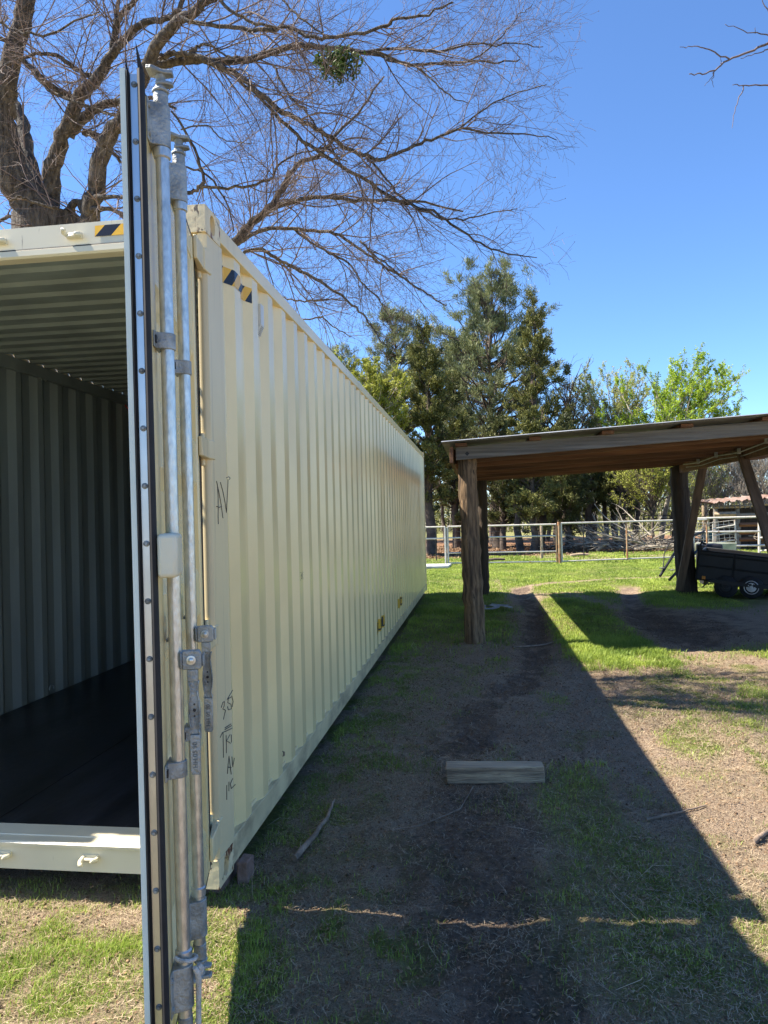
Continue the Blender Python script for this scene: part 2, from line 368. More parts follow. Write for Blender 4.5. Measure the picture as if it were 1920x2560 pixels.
fg, fs, fm, fl = fields(*gxy)
def ground_mat():
    m = bpy.data.materials.new('earth_and_turf'); m.use_nodes = True; n = m.node_tree; b = n.nodes['Principled BSDF']
    b.inputs['Roughness'].default_value = .95; b.inputs['Specular IOR Level'].default_value = .1
    tc = n.nodes.new('ShaderNodeTexCoord')
    def noise(sc, det=8, rough=.6):
        x = n.nodes.new('ShaderNodeTexNoise'); x.inputs['Scale'].default_value = sc; x.inputs['Detail'].default_value = det; x.inputs['Roughness'].default_value = rough
        n.links.new(tc.outputs['Object'], x.inputs['Vector']); return x.outputs[0]
    def ramp(src, a, ca, b_, cb):
        r = n.nodes.new('ShaderNodeValToRGB'); r.color_ramp.elements[0].position = a; r.color_ramp.elements[1].position = b_
        r.color_ramp.elements[0].color = (*ca, 1); r.color_ramp.elements[1].color = (*cb, 1); n.links.new(src, r.inputs[0]); return r.outputs[0]
    def mix(f, a, b_):
        x = n.nodes.new('ShaderNodeMix'); x.data_type = 'RGBA'
        n.links.new(f, x.inputs[0]); n.links.new(a, x.inputs[6]); n.links.new(b_, x.inputs[7]); return x.outputs[2]
    def attr(a):
        x = n.nodes.new('ShaderNodeAttribute'); x.attribute_name = a; return x.outputs['Fac']
    dirt = ramp(noise(2.6, 6, .65), .38, (.19, .125, .085), .62, (.60, .44, .31))
    med = ramp(noise(11, 10, .75), .42, (.10, .068, .048), .58, (.60, .44, .31)); h0 = n.nodes.new('ShaderNodeValue'); h0.outputs[0].default_value = .5; dirt = mix(h0.outputs[0], dirt, med)
    fine = ramp(noise(60, 8, .8), .35, (.16, .11, .08), .68, (.60, .45, .31))
    hf = n.nodes.new('ShaderNodeValue'); hf.outputs[0].default_value = .62
    speck = ramp(noise(170, 4, .7), .40, (.05, .04, .032), .62, (.60, .50, .38))
    dirt = mix(hf.outputs[0], dirt, fine)
    h2 = n.nodes.new('ShaderNodeValue'); h2.outputs[0].default_value = .38; dirt = mix(h2.outputs[0], dirt, speck)
    mudc = ramp(noise(25, 8, .75), .35, (.05, .038, .032), .72, (.27, .20, .155))
    dirt = mix(attr('mud'), dirt, mudc)
    turf = ramp(noise(30, 8, .8), .35, (.10, .11, .04), .7, (.27, .30, .08))
    c = mix(attr('green'), dirt, turf)
    lit = ramp(noise(18, 8, .85), .35, (.11, .055, .03), .7, (.36, .22, .13))
    c = mix(attr('litter'), c, lit)
    n.links.new(c, b.inputs['Base Color'])
    bp = n.nodes.new('ShaderNodeBump'); bp.inputs['Strength'].default_value = 1.0; bp.inputs['Distance'].default_value = .05
    n.links.new(noise(45, 8, .75), bp.inputs['Height']); n.links.new(bp.outputs[0], b.inputs['Normal'])
    return m
g_o = np_mesh('ground', gv, gf, ground_mat(), attrs={'green': ('POINT', fg), 'mud': ('POINT', fm), 'litter': ('POINT', fl)}, smooth=True)
tag(g_o, 'bare brown earth and turf with two muddy wheel ruts', None, None, 'structure')

# ---------------------------------------------------------------- shipping container
CL, CW, CH = 12.192, 2.438, 2.896
box = empty('shipping_container', (0, 0, 0), 'long cream high cube shipping container with corrugated side and one door standing open', 'shipping container')
PITCHY, FL, SL = .2765, .085, .063
def prof_pts(y0, y1, xo, xi, off=.37):
    pts = [(y0, xi)]; k = -1
    while True:
        b = off+PITCHY*k
        for dy, xx in ((-SL, xi), (0, xo), (FL, xo), (FL+SL, xi)):
            y = b+dy
            if y0 < y < y1: pts.append((y, xx))
        k += 1
        if b > y1: break
    pts.append((y1, xi)); return pts
_x = 0
PP = prof_pts(.19, CL-.16, -.006, -.037)
py_, px_ = np.array([p[0] for p in PP]), np.array([p[1] for p in PP])
px_of = lambda y: np.interp(y, py_, px_)
def skin(pp, z0, z1, flip=False, dx=0, sign=1, xoff=0.):
    V = []; F = []; NZ = 24
    for i, (y, x) in enumerate(pp):
        for k in range(NZ+1):
            z = z0+(z1-z0)*k/NZ; e_ = math.sin(PI*k/NZ)
            dent = (float(fbm(y*1.1+3, z*1.3+7, 2))-.5)*.007*e_
            V.append((xoff+sign*(x+dx+dent), y, z))
        if i: F += [((i-1)*(NZ+1)+k, i*(NZ+1)+k, i*(NZ+1)+k+1, (i-1)*(NZ+1)+k+1) for k in range(NZ)]
    return V, F
def panel(name, sign, xoff):
    mb = MB(); mb.m = 0; V, F = skin(PP, .125, 2.80, sign=sign, xoff=xoff); mb.add(V, F)
    mb.m = 1; V, F = skin(PP, .125, 2.80, dx=-.003, sign=sign, xoff=xoff); mb.add(V, F)
    return mb.build(name, [M['paint'], M['inside']], box, fixn=False, smooth=16)
right_panel = panel('side_panel', 1, 0); left_panel = panel('side_panel', -1, -CW)
# end wall, roof, floor
mb = MB(); mb.box(-CW+.04, -.04, CL-.06, CL-.03, .13, 2.80); mb.build('end_wall', M['paint'], box)
mb = MB(); mb.box(-CW+.05, -.05, CL-.066, CL-.061, .17, 2.79); mb.build('end_lining', M['inside'], box)
rp = []; y = .16
while y < CL-.3:
    rp += [(y, 2.862), (y+.10, 2.862), (y+.117, 2.842), (y+.17, 2.842)]; y += .187
rp.append((CL-.1, 2.862))
mb = MB()
for (m_, dz, xa, xb) in ((0, 0.002, -CW+.06, -.06), (1, -.002, -CW+.062, -.062)):
    V = []; F = []
    for i, (yy, zz) in enumerate(rp):
        V += [(xa, yy, zz+dz), (xb, yy, zz+dz)]
        if i: F.append((2*i-2, 2*i-1, 2*i+1, 2*i))
    mb.m = m_; mb.add(V, F)
roof = mb.build('roof', [M['paint'], M['inside']], box, fixn=False)
mb = MB(); mb.box(-CW+.05, -1.172, .152, CL-.07, .135, .165); mb.box(-1.168, -.05, .152, CL-.07, .135, .165)
floor_o = mb.build('floor', M['floor'], box)
for sgn, x0 in ((1, 0.), (-1, -CW)):
    f = lambda a: x0-sgn*a
    def bx(mb, a0, a1, *r): mb.box(min(f(a0), f(a1)), max(f(a0), f(a1)), *r)
    mb = MB(); bx(mb, -.001, .055, .175, CL-.175, 2.80, 2.875); mb.build('top_rail', M['paint'], box, bevel=.004)
    mb = MB(); bx(mb, .044, .075, .175, CL-.175, 2.745, 2.838); mb.build('inner_rail', M['inside'], box)
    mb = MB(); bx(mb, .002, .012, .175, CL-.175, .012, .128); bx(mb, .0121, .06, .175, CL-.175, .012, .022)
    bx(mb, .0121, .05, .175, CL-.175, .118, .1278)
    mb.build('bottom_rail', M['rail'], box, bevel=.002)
# scalloped weld plates along bottom of outer side
for k in range(42):
    b = .37+PITCHY*k+FL+SL; mb = MB()
    if b+.07 < CL-.2:
        mb.prism([(b-.02, .126), (b+.07+.02, .126), (b+.07+.05, .150), (b+.035, .142), (b-.03, .158)], -.0355, -.029, 0)
        mb.build('weld_plate', M['post'], box)
# cross members under the floor
mb = MB()
for k in range(24): mb.box(-CW+.07, -.065, .4+k*.49, .445+k*.49, .0, .115)
mb.build('cross_member', M['blackmetal'], box)['kind'] = 'stuff'
# posts
mb = MB()
mb.prism([(0, .012), (-.012, 0), (-.026, -.004), (-.040, .001), (-.048, .02), (-.048, .15), (-.036, .19), (0, .19)], .118, 2.778, 2)
post_r = mb.build('corner_post', M['post'], box, smooth=40)
mb = MB(); mb.prism([(-CW, .012), (-CW+.012, 0), (-CW+.05, 0), (-CW+.06, .02), (-CW+.06, .15), (-CW+.036, .19), (-CW, .19)], .118, 2.778, 2)
mb.build('corner_post', M['post'], box, smooth=40)
for xx in (0., -CW+.16):
    mb = MB(); mb.box(xx-.16, xx, CL-.165, CL-.002, .118, 2.778); mb.build('corner_post', M['post'], box, bevel=.008)
# castings with oval holes on the side
def casting(x0, x1, y0, y1, z0, z1, xs):
    """box whose face at x = xs (one of x0,x1) carries an oval hole"""
    mb = MB(); cyy, czz = (y0+y1)/2, (z0+z1)/2; N = 24
    oy, oz = .030, .042
    ring = [(cyy+oy*math.copysign(abs(math.cos(a))**.8, math.cos(a)), czz+oz*math.sin(a)) for a in [2*PI*k/N for k in range(N)]]
    per = []
    for k in range(N):
        a = 2*PI*k/N; c, s_ = math.cos(a), math.sin(a); t = 1/max(abs(c)/((y1-y0)/2), abs(s_)/((z1-z0)/2)); per.append((cyy+c*t, czz+s_*t))
    inx = xs-.03*(1 if xs == x1 else -1)
    V = [(xs, a, b) for a, b in per]+[(xs, a, b) for a, b in ring]+[(inx, a, b) for a, b in ring]
    F = [(k, (k+1) % N, N+(k+1) % N, N+k) for k in range(N)]+[(N+k, N+(k+1) % N, 2*N+(k+1) % N, 2*N+k) for k in range(N)]
    mb.add(V, F)
    # exact corners
    for (ya, za) in ((y0, z0), (y1, z0), (y1, z1), (y0, z1)):
        ks = sorted(range(N), key=lambda k: (per[k][0]-ya)**2+(per[k][1]-za)**2)[:2]
        mb.add([(xs, *per[ks[0]]), (xs, *per[ks[1]]), (xs, ya, za)], [(0, 1, 2)])
    ox = x0 if xs == x1 else x1
    mb.add([(ox, y0, z0), (ox, y1, z0), (ox, y1, z1), (ox, y0, z1), (xs, y0, z0), (xs, y1, z0), (xs, y1, z1), (xs, y0, z1)],
           [(0, 1, 2, 3), (0, 1, 5, 4), (1, 2, 6, 5), (2, 3, 7, 6), (3, 0, 4, 7)])
    mb.m = 1; mb.box(min(inx, inx-.004), max(inx, inx-.004), cyy-.06, cyy+.06, czz-.05, czz+.05)
    me_o = mb.build('corner_casting', [M['cast'], M['casthole']], box)
    bm = bmesh.new(); bm.from_mesh(me_o.data); bmesh.ops.remove_doubles(bm, verts=bm.verts, dist=.0005); bm.to_mesh(me_o.data); bm.free()
    b = me_o.modifiers.new('bevel', 'BEVEL'); b.width = .018; b.segments = 3; b.limit_method = 'ANGLE'; b.angle_limit = math.radians(60)
    me_o.data.shade_smooth(); me_o.data.set_sharp_from_angle(angle=math.radians(40))
for yy in ((-.012, .166), (CL-.166, CL+.004)):
    for zz in ((0, .118), (2.778, 2.896)):
        casting(-.162, .003, *yy, *zz, .003); casting(-CW-.003, -CW+.159, *yy, *zz, -CW-.003)
# header and sill
mb = MB(); mb.prism([(.004, 2.727), (-.006, 2.735), (-.004, 2.76), (.006, 2.766), (.012, 2.868), (.03, 2.874), (.13, 2.876), (.13, 2.84), (.06, 2.83), (.06, 2.727)], -CW+.165, -.165, 0)
header = mb.build('door_header', M['header'], box, smooth=30)
mb = MB(); mb.prism([(.0005, 2.7625), (.0062, 2.7635), (.0062, 2.768), (.002, 2.768)], -CW+.165, -.165, 0); mb.build('header_seam', M['rubber'], header)
mb = MB(); mb.prism([(0, .045), (-.002, .145), (-.012, .150), (-.014, .163), (-.004, .170), (.05, .1705), (.052, .174), (.150, .176), (.150, .12), (.02, .12), (.02, .045)], -CW+.165, -.165, 0)
sill = mb.build('door_sill', M['header'], box, smooth=30)
def keeper(x, z, up, par):
    mb = MB(); s_ = 1 if up else -1
    mb.box(x-.035, x+.035, -.008, .005, z-.012, z+.014)
    mb.tube([(x-.032, -.008, z+.004), (x-.036, -.03, z+.008*s_), (x-.030, -.042, z+.016*s_), (x-.018, -.044, z+.012*s_)], [.010, .011, .010, .007], 8)
    mb.tube([(x+.030, -.008, z), (x+.032, -.026, z), (x+.026, -.036, z-.004*s_), (x+.016, -.036, z-.006)], [.010, .011, .010, .007], 8)
    mb.tube([(x-.03, -.014, z-.004), (x+.03, -.014, z-.004)], .008, 8)
    o = mb.build('cam_keeper', M['header'], par, bevel=.003); return o
keeper(-.595, 2.806, True, header); keeper(-.95, 2.806, True, header)
keeper(-.575, .108, False, sill); keeper(-.985, .108, False, sill); keeper(-1.5, .108, False, sill)
mb = MB(); mb.box(-.505, -.30, -.0005, .0125, 2.797, 2.848)
tp = MB(); tp.add([(-.505, .0045, 2.800), (-.24, .0045, 2.800), (-.24, .0082, 2.849), (-.505, .0082, 2.849)], [(0, 1, 2, 3)])
tp.build('hazard_tape', M['tape'], header)
# tape following the side corrugation
V = []; F = []; ys = np.unique(np.concatenate([np.linspace(.192, .64, 14), [p[0] for p in PP if .19 < p[0] < .64]]))
for i, y in enumerate(ys):
    V += [(px_of(y)+.002, y, 2.665), (px_of(y)+.002, y, 2.742)]
    if i: F.append((2*i-2, 2*i, 2*i+1, 2*i-1))
tp = MB(); tp.add(V, F); tp.build('hazard_tape', M['tape'], right_panel, fixn=False)
# yellow lettering low on the side (follows the ribs)
def decal(mb, y0, y1, za, zb, off):
    ys = np.unique(np.concatenate([[y0, y1], [p[0] for p in PP if y0 < p[0] < y1]])); V = []; F = []
    for i, y in enumerate(ys):
        t = (y-y0)/(y1-y0); z0 = za[0]+(za[1]-za[0])*t; z1 = zb[0]+(zb[1]-zb[0])*t
        V += [(px_of(y)+off, y, z0), (px_of(y)+off, y, z1)]
        if i: F.append((2*i-2, 2*i, 2*i+1, 2*i-1))
    mb.add(V, F)
for (y0, y1, z0, z1) in ((4.80, 5.46, .27, .41), (6.95, 7.42, .28, .41)):
    mb = MB(); decal(mb, y0, y1, (z0, z0), (z1, z1), .002); mb.build('yellow_sticker', M['yellow'], right_panel, fixn=False)
mk = MB()
def letter(ch, y, z0, w_, h):
    t = .028
    V_ = lambda a: decal(mk, y+a*w_-t/2, y+a*w_+t/2, (z0, z0), (z0+h, z0+h), .0035)
    H_ = lambda c, a=0, b=1: decal(mk, y+a*w_, y+b*w_, (z0+c*h-.009,)*2, (z0+c*h+.009,)*2, .0037)
    if ch == 'F': V_(0); H_(.93); H_(.5, 0, .8)
    if ch == 'L': V_(0); H_(.07)
    if ch == 'U': V_(0); V_(1); H_(.07)
    if ch == 'T': V_(.5); H_(.93)
    if ch == 'O': V_(0); V_(1); H_(.07); H_(.93)
for k, ch in enumerate('FULL'): letter(ch, 4.84+k*.160, .285, .105, .11)
mk.build('sticker_lettering', M['decal'], right_panel, fixn=False); mk = MB()
for k, ch in enumerate('TO'): letter(ch, 7.02+k*.22, .295, .14, .10)
mk.build('sticker_lettering', M['decal'], right_panel, fixn=False)
# marker writing on the post (strokes in y,z)
def strokes(lst, r=.0018):
    mb = MB()
    for st in lst:
        p = np.array([(.0012, a, b) for a, b in st]); mb.tube(p, r, 5)
    return mb.build('marker_writing', M['ink'], post_r)
def on_post(ox, oy, k, lst):
    """handwriting given in photo pixels, laid onto the post face x = 0"""
    out = []
    for st in lst:
        q = []
        for a, b in st:
            d = P(ox+a*k, oy+b*k, 1.)-CAM; p = CAM-d*CAM[0]/d[0]; q.append((p[1], p[2]))
        out.append(q)
    strokes(out)
K4 = 400/1427
on_post(280, 680, K4, [[(930, 1865), (938, 1900), (944, 2000), (945, 2100), (944, 2180), (946, 2249)], [(930, 1865), (950, 1960), (972, 2080), (985, 2180), (988, 2195)], [(930, 2090), (955, 2100), (976, 2090)],
    [(964, 1875), (985, 1950), (1005, 2050), (1018, 2145), (1023, 2050), (1030, 1930), (1033, 1850)], [(1018, 1835), (1040, 1825), (1052, 1838), (1045, 1850)]])
on_post(280, 1280, K4, [[(972, 1745), (985, 1700), (1000, 1688), (998, 1730), (985, 1755), (1010, 1768), (1002, 1800), (992, 1850)], [(1025, 1672), (1050, 1630), (1075, 1588)],
    [(1060, 1650), (1035, 1665), (1030, 1700), (1060, 1715), (1062, 1755), (1035, 1765), (1028, 1735)], [(1066, 1640), (1078, 1690), (1070, 1740)]])
on_post(280, 1280, K4, [[(962, 2010), (982, 1968), (1005, 1958)], [(988, 1966), (990, 2080), (992, 2190)], [(1015, 1990), (1018, 2080), (1017, 2150)], [(1050, 1985), (1020, 2040), (1055, 2062)], [(1062, 1985), (1063, 2055)],
    [(1005, 1925), (1060, 1890)], [(1005, 1940), (1065, 1905)], [(1010, 1957), (1070, 1927)]])
K5 = 500/1580
on_post(280, 1860, K5, [[(910, 235), (915, 160), (922, 95), (930, 160), (940, 240)], [(912, 182), (940, 187)], [(945, 100), (952, 180), (965, 110)]])
on_post(280, 1860, K5, [[(905, 325), (904, 440)], [(922, 298), (921, 372)], [(952, 272), (932, 315), (940, 352), (972, 320)]])
# vent on the third bay
vy = .37+PITCHY+FL+SL+.012
mb = MB(); mb.box(-.040, -.012, vy, vy+.055, 2.60, 2.715); mb.prism([(-.040, 2.60), (-.012, 2.60), (-.036, 2.545), (-.040, 2.545)], vy, vy+.055, 1)
vo = mb.build('air_vent', M['vent'], right_panel, bevel=.003)
mb = MB()
for k in range(6): zz = 2.551+k*.008; xx = -.036+(zz-2.545)*.436; mb.box(xx-.002, xx+.0025, vy+.006, vy+.049, zz, zz+.003)
mb.build('vent_louvre', M['galvcast'], vo)
# hinges on the post
D_O = np.array([-.037, 0, 0.]); D_A = np.array([.267, -.9636, 0]); D_N = np.array([.9636, .267, 0]); D_Z = np.array([-.0055, -.0015, 1.])
DF = (D_O+np.array([.0148, .004, 0]), D_A, D_N, D_Z)     # door frame: a (to free edge), n (outward), z
def hinge(z0, z1):
    mb = MB(); mb.tube([(-.030, -.012, z0-.03), (-.030, -.012, z1+.03)], .011, 12)
    mb.tube([(-.030, -.012, z0+.004), (-.030, -.012, z1-.004)], .019, 14)
    mb.box(-.040, .0065, -.034, .046, z0-.002, z1+.002)
    h = mb.build('hinge', M['post'], box, bevel=.005)
    mb = MB(DF); mb.prism([(-.024, .006), (.0, .026), (.035, .030), (.175, .016), (.175, .002), (-.01, -.004)], z0, z1, 2)
    mb.build('hinge_blade', M['post'], h, bevel=.003)
for z0, z1 in ((2.610, 2.705), (1.815, 1.893), (1.025, 1.105), (.19, .285)): hinge(z0, z1)

# ------------------ the open door
DZ0, DZ1, DA1 = .155, 2.690, 1.175
mb = MB(DF)
mb.box(DA1-.10, DA1, -.052, 0, DZ0, DZ1); mb.box(.150, .200, -.052, 0, DZ0, DZ1)
mb.box(.2002, DA1-.1002, -.050, -.002, DZ1-.10, DZ1); mb.box(.2002, DA1-.1002, -.050, -.002, DZ0, DZ0+.12)
door = mb.build('door', M['paint'], box, bevel=.006)
# corrugated door skin (horizontal recesses)
mb = MB(DF); zs = [(DZ0+.1195, -.006)]
z = DZ0+.16
while z < DZ1-.42:
    zs += [(z, -.006), (z+.06, -.034), (z+.30, -.034), (z+.36, -.006)]; z += .515
zs.append((DZ1-.0995, -.006)); V = []; F = []
for i, (zz, nn) in enumerate(zs):
    V += [(.2003, nn, zz), (DA1-.1003, nn, zz)]
    if i: F.append((2*i-2, 2*i-1, 2*i+1, 2*i))
mb.add(V, F); mb.add([(a, n_-.006, z_) for a, n_, z_ in V], F)
mb.build('door_panel', M['paint'], door, fixn=False)
mb = MB(DF); mb.box(DA1+.0005, DA1+.016, -.0565, -.0425, DZ0-.01, DZ1+.040); mb.box(DA1-.02, DA1+.0004, -.058, -.0521, DZ0, DZ1+.01); mb.box(.152, DA1-.0205, -.0565, -.0521, DZ0, DZ1)
mb.build('inner_edge_trim', M['mint'], door)
def gasket(n0, n1, a_out, tip):
    mb = MB(DF)
    mb.prism([(DA1+.0005, n0), (DA1+a_out, n0+.001), (DA1+a_out+.006, (n0+n1)/2), (DA1+a_out-.002, n1), (DA1+.0005, n1)], DZ0-.01, DZ1+.034, 2)
    c = (n0+n1)/2; hw = (n1-n0)/2
    mb.add([(DA1, n0, DZ1+.0345), (DA1+a_out, c-hw*.6, DZ1+.0345), (DA1+a_out, c+hw*.9, DZ1+.0345), (DA1, n1, DZ1+.0345), (DA1+a_out*1.2, c-hw, DZ1+.02+tip)],
           [(0, 1, 4), (1, 2, 4), (2, 3, 4), (3, 0, 4), (0, 3, 2, 1)])
    return mb.build('door_gasket', M['rubber'], door, smooth=50)
gasket(-.0422, -.034, .015, .05); gasket(-.012, .004, .026, .085)
mb = MB(DF)   # lip running down the hinge side of the door
mb.box(.011, .1495, -.022, -.010, DZ0-.004, DZ1+.004); mb.build('door_gasket', M['rubber'], door)
mb = MB(DF)   # gasket along top and bottom of the door
mb.box(.03, DA1-.03, -.018, -.006, DZ1+.0005, DZ1+.022); mb.build('door_gasket', M['rubber'], door); mb = MB(DF); mb.box(.03, DA1-.03, -.018, -.006, DZ0-.025, DZ0-.0005); mb.build('door_gasket', M['rubber'], door)
mb = MB(DF); mb.box(DA1+.0006, DA1+.0046, -.0338, -.0122, DZ0, DZ1+.034); alu = mb.build('retaining_strip', M['alu'], door, bevel=.001)
z = DZ1+.005
while z > DZ0:
    mb = MB(DF); mb.tube([(DA1+.0047, -.0225, z), (DA1+.0060, -.0225, z), (DA1+.0075, -.0225, z)], [.0080, .0080, .0062], 14)
    mb.tube([(DA1+.0076, -.0225, z), (DA1+.0105, -.0225, z)], [.0045, .0035], 12)
    mb.build('rivet', M['galvcast'], door, smooth=40); z -= .150
def lock_rod(a, extra):
    n0 = .030; r = .0182
    mb = MB(DF); mb.tube([(a, n0, .17), (a, n0, 2.71)], r, 24, cap=True)
    for zc in (2.562, .375): mb.tube([(a, n0, zc-.018), (a, n0, zc-.014), (a, n0, zc+.010), (a, n0, zc+.014)], [r, r+.0045, r+.0045, r], 20)
    rod = mb.build('locking_rod', M['galv'], door, smooth=40)
    # cam ends
    for z0, s_ in ((2.698, 1), (.188, -1)):
        mb = MB(DF)
        mb.tube([(a, n0, z0-.02*s_), (a, n0, z0+.028*s_)], [.020, .020], 18)
        mb.tube([(a, n0, z0+.028*s_), (a, n0, z0+.034*s_), (a, n0, z0+.040*s_)], [.020, .024, .018], 18)
        mb.tube([(a, n0, z0+.038*s_), (a-.004, n0+.002, z0+.060*s_), (a, n0, z0+.082*s_)], [.017, .012, .015], 12)
        zz = z0+.048*s_; mb.prism([(a-.012, n0-.012), (a+.014, n0-.012), (a+.018, n0+.010), (a+.012, n0+.034), (a-.004, n0+.036), (a-.016, n0+.012)], min(zz, zz+.010*s_), max(zz, zz+.010*s_), 2)
        zz = z0+.078*s_; mb.prism([(a-.012, n0-.030), (a+.030, n0-.034), (a+.034, n0-.018), (a+.016, n0+.006), (a+.014, n0+.034), (a-.008, n0+.036), (a-.016, n0+.010)], min(zz, zz+.012*s_), max(zz, zz+.012*s_), 2)
        mb.build('cam_end', M['galvcast'], door, bevel=.003)
    # long guide sleeves near top and bottom
    for zc in (2.632, .290):
        mb = MB(DF); hh = .058
        prof = [(a+.055, .004), (a+.030, .006)]+[(a+.024*math.cos(t), n0+.024*math.sin(t)) for t in np.linspace(.15, PI-.15, 12)]+[(a-.030, .006), (a-.045, .004), (a-.045, .0005), (a+.055, .0005)]
        mb.prism(prof, zc-hh, zc+hh, 2); g = mb.build('rod_guide', M['galvcast'], door, bevel=.004)
        for sz in (-.038, .038):
            mb = MB(DF); mb.tube([(a+.044, .0041, zc+sz), (a+.044, .009, zc+sz)], .0085, 12); mb.build('guide_bolt', M['galvcast'], door)
    for zc in (2.042, .878):
        mb = MB(DF); hh = .022
        prof = [(a+.050, .005), (a+.028, .006)]+[(a+.0225*math.cos(t), n0+.0225*math.sin(t)) for t in np.linspace(.1, PI-.1, 12)]+[(a-.028, .006), (a-.036, .004), (a-.036, .0005), (a+.050, .0005)]
        mb.prism(prof, zc-hh, zc+hh, 2); mb.build('rod_bracket', M['galvcast'], door, bevel=.003)
        mb = MB(DF); mb.box(a+.034, a+.046, .0051, .009, zc-.010, zc+.010); mb.build('guide_bolt', M['blackmetal'], door)
    # handle: hub sticks out from the turned rod, pivot bolt along the door, lever hanging down
    hz = 1.178+extra; hn = n0+.044; ha = a+.012
    LF = (MB(DF).T(np.array([ha, hn, hz])), D_N, D_Z, D_A)      # x = outward, y = up, z = towards the free edge
    mb = MB(LF); mb.prism([(-.024, -.026), (.022, -.026), (.027, -.020), (.027, .017), (.020, .026), (-.018, .026), (-.024, .02)], -.004, .014, 2)
    mb.prism([(-.030, -.024), (-.0245, -.024), (-.0245, .02), (-.030, .02)], -.020, .016, 2); mb.prism([(.0275, -.02), (.033, -.02), (.033, .014), (.0275, .014)], -.024, .010, 2)
    mb.prism([(-.045, -.022), (.02, -.022), (.02, .022), (-.045, .022)], -.028, -.0205, 2)
    mb.build('handle_hub', M['galvcast'], door, bevel=.004, seg=2)
    mb = MB(LF); mb.tube([(0, 0, .0141), (0, 0, .0175), (0, 0, .0180)], [.0125, .0125, .0095], 20); mb.tube([(0, 0, .0181), (0, 0, .022), (0, 0, .024)], [.0075, .0072, .004], 14); mb.build('pivot_bolt', M['galv'], door, smooth=40)
    mb = MB(LF); sw = .004
    mb.prism([(-.012, -.0265), (.016, -.0265), (.015, -.058), (-.011, -.058)], -.002, .012, 2)
    Lp = [(-.058, .0135), (-.085, .0085), (-.115, .0125), (-.145, .0145), (-.170, .0125), (-.190, .0095), (-.203, .0135)]
    mb.prism([(sw-w_, z_) for z_, w_ in Lp]+[(sw+w_, z_) for z_, w_ in Lp[::-1]], .000, .004, 2)
    for s_ in (-1, 1):
        for (z_a, wa), (z_b, wb) in zip(Lp[:-1], Lp[1:]):
            mb.beam((sw+s_*wa, z_a, .004), (sw+s_*wb, z_b, .004), .0035, .015, up=(0, 0, 1))
    mb.prism([(sw-.0135, -.2035), (sw+.0135, -.2035), (sw+.0135, -.305), (sw+.009, -.312), (sw-.009, -.312), (sw-.0135, -.305)], -.002, .010, 2)
    mb.build('door_handle', M['galvcast'], door, bevel=.0022)
    mb = MB(LF)
    for yy_ in (-.122, -.138, -.154): mb.tube([(sw, yy_, .0041), (sw, yy_, .0046)], [.0026 if yy_ != -.138 else .0045]*2, 10)
    mb.build('lever_holes', M['blackmetal'], door)['kind'] = 'stuff'
    cu = bpy.data.curves.new('handle_marks', 'FONT'); cu.body = 'HH 05 90'; cu.size = .0175; cu.extrude = .0006; cu.align_x = 'CENTER'; cu.align_y = 'CENTER'
    to = bpy.data.objects.new('tmp', cu); COL.objects.link(to)
    me = bpy.data.meshes.new_from_object(to.evaluated_get(bpy.context.evaluated_depsgraph_get())); bpy.data.objects.remove(to)
    co = np.array([v.co[:] for v in me.vertices])
    q = MB(LF).T(np.stack([sw-co[:, 1], -.258+co[:, 0], .0108+co[:, 2]], 1))
    me.vertices.foreach_set('co', q.astype(np.float32).ravel()); link_mesh('embossed_marks', me, M['galvdark'], door)
    # retainer hook with round hole, on the door above the handle
    mb = MB(DF); ra = a-.055; rz = hz+.080
    ring = [(math.cos(t), math.sin(t)) for t in np.linspace(0, 2*PI, 17)[:-1]]
    V = [(ra+.024*max(-1, min(1, c_*1.35)), .012, rz+.034*max(-1, min(1, s_*1.3))) for c_, s_ in ring]+[(ra+.011*c_, .012, rz+.011*s_) for c_, s_ in ring]
    V += [(p, .016, q_) for p, _, q_ in V]
    F = [(k, (k+1) % 16, 16+(k+1) % 16, 16+k) for k in range(16)]+[(32+k, 32+(k+1) % 16, 48+(k+1) % 16, 48+k) for k in range(16)]+[(k, (k+1) % 16, 32+(k+1) % 16, 32+k) for k in range(16)]+[(16+k, 16+(k+1) % 16, 48+(k+1) % 16, 48+k) for k in range(16)]
    mb.add(V, F); mb.box(ra-.024, ra+.024, .0003, .0118, rz-.038, rz-.030); mb.build('seal_hook', M['galvcast'], door)
lock_rod(1.09, -.003); lock_rod(.755, .014)
mb = MB(DF); mb.box(1.10, 1.205, .0065, .058, 1.405, 1.520); mb.build('lock_box', M['plastic'], door, bevel=.012, seg=3)['label'] = 'rounded cream lock cover box'
def text_on_door(s_, a, z, size):
    cu = bpy.data.curves.new('t', 'FONT'); cu.body = s_; cu.size = size; cu.extrude = .0004
    to = bpy.data.objects.new('tmp', cu); COL.objects.link(to)
    me = bpy.data.meshes.new_from_object(to.evaluated_get(bpy.context.evaluated_depsgraph_get())); bpy.data.objects.remove(to)
    co = np.array([v.co[:] for v in me.vertices])
    q = MB(DF).T(np.stack([a-co[:, 0], np.full(len(co), -.0048)+co[:, 2], z+co[:, 1]], 1))
    me.vertices.foreach_set('co', q.astype(np.float32).ravel()); link_mesh('door_number', me, M['decal'], door)
text_on_door('6', .94, 2.235, .13); text_on_door('4', .94, 2.085, .13)
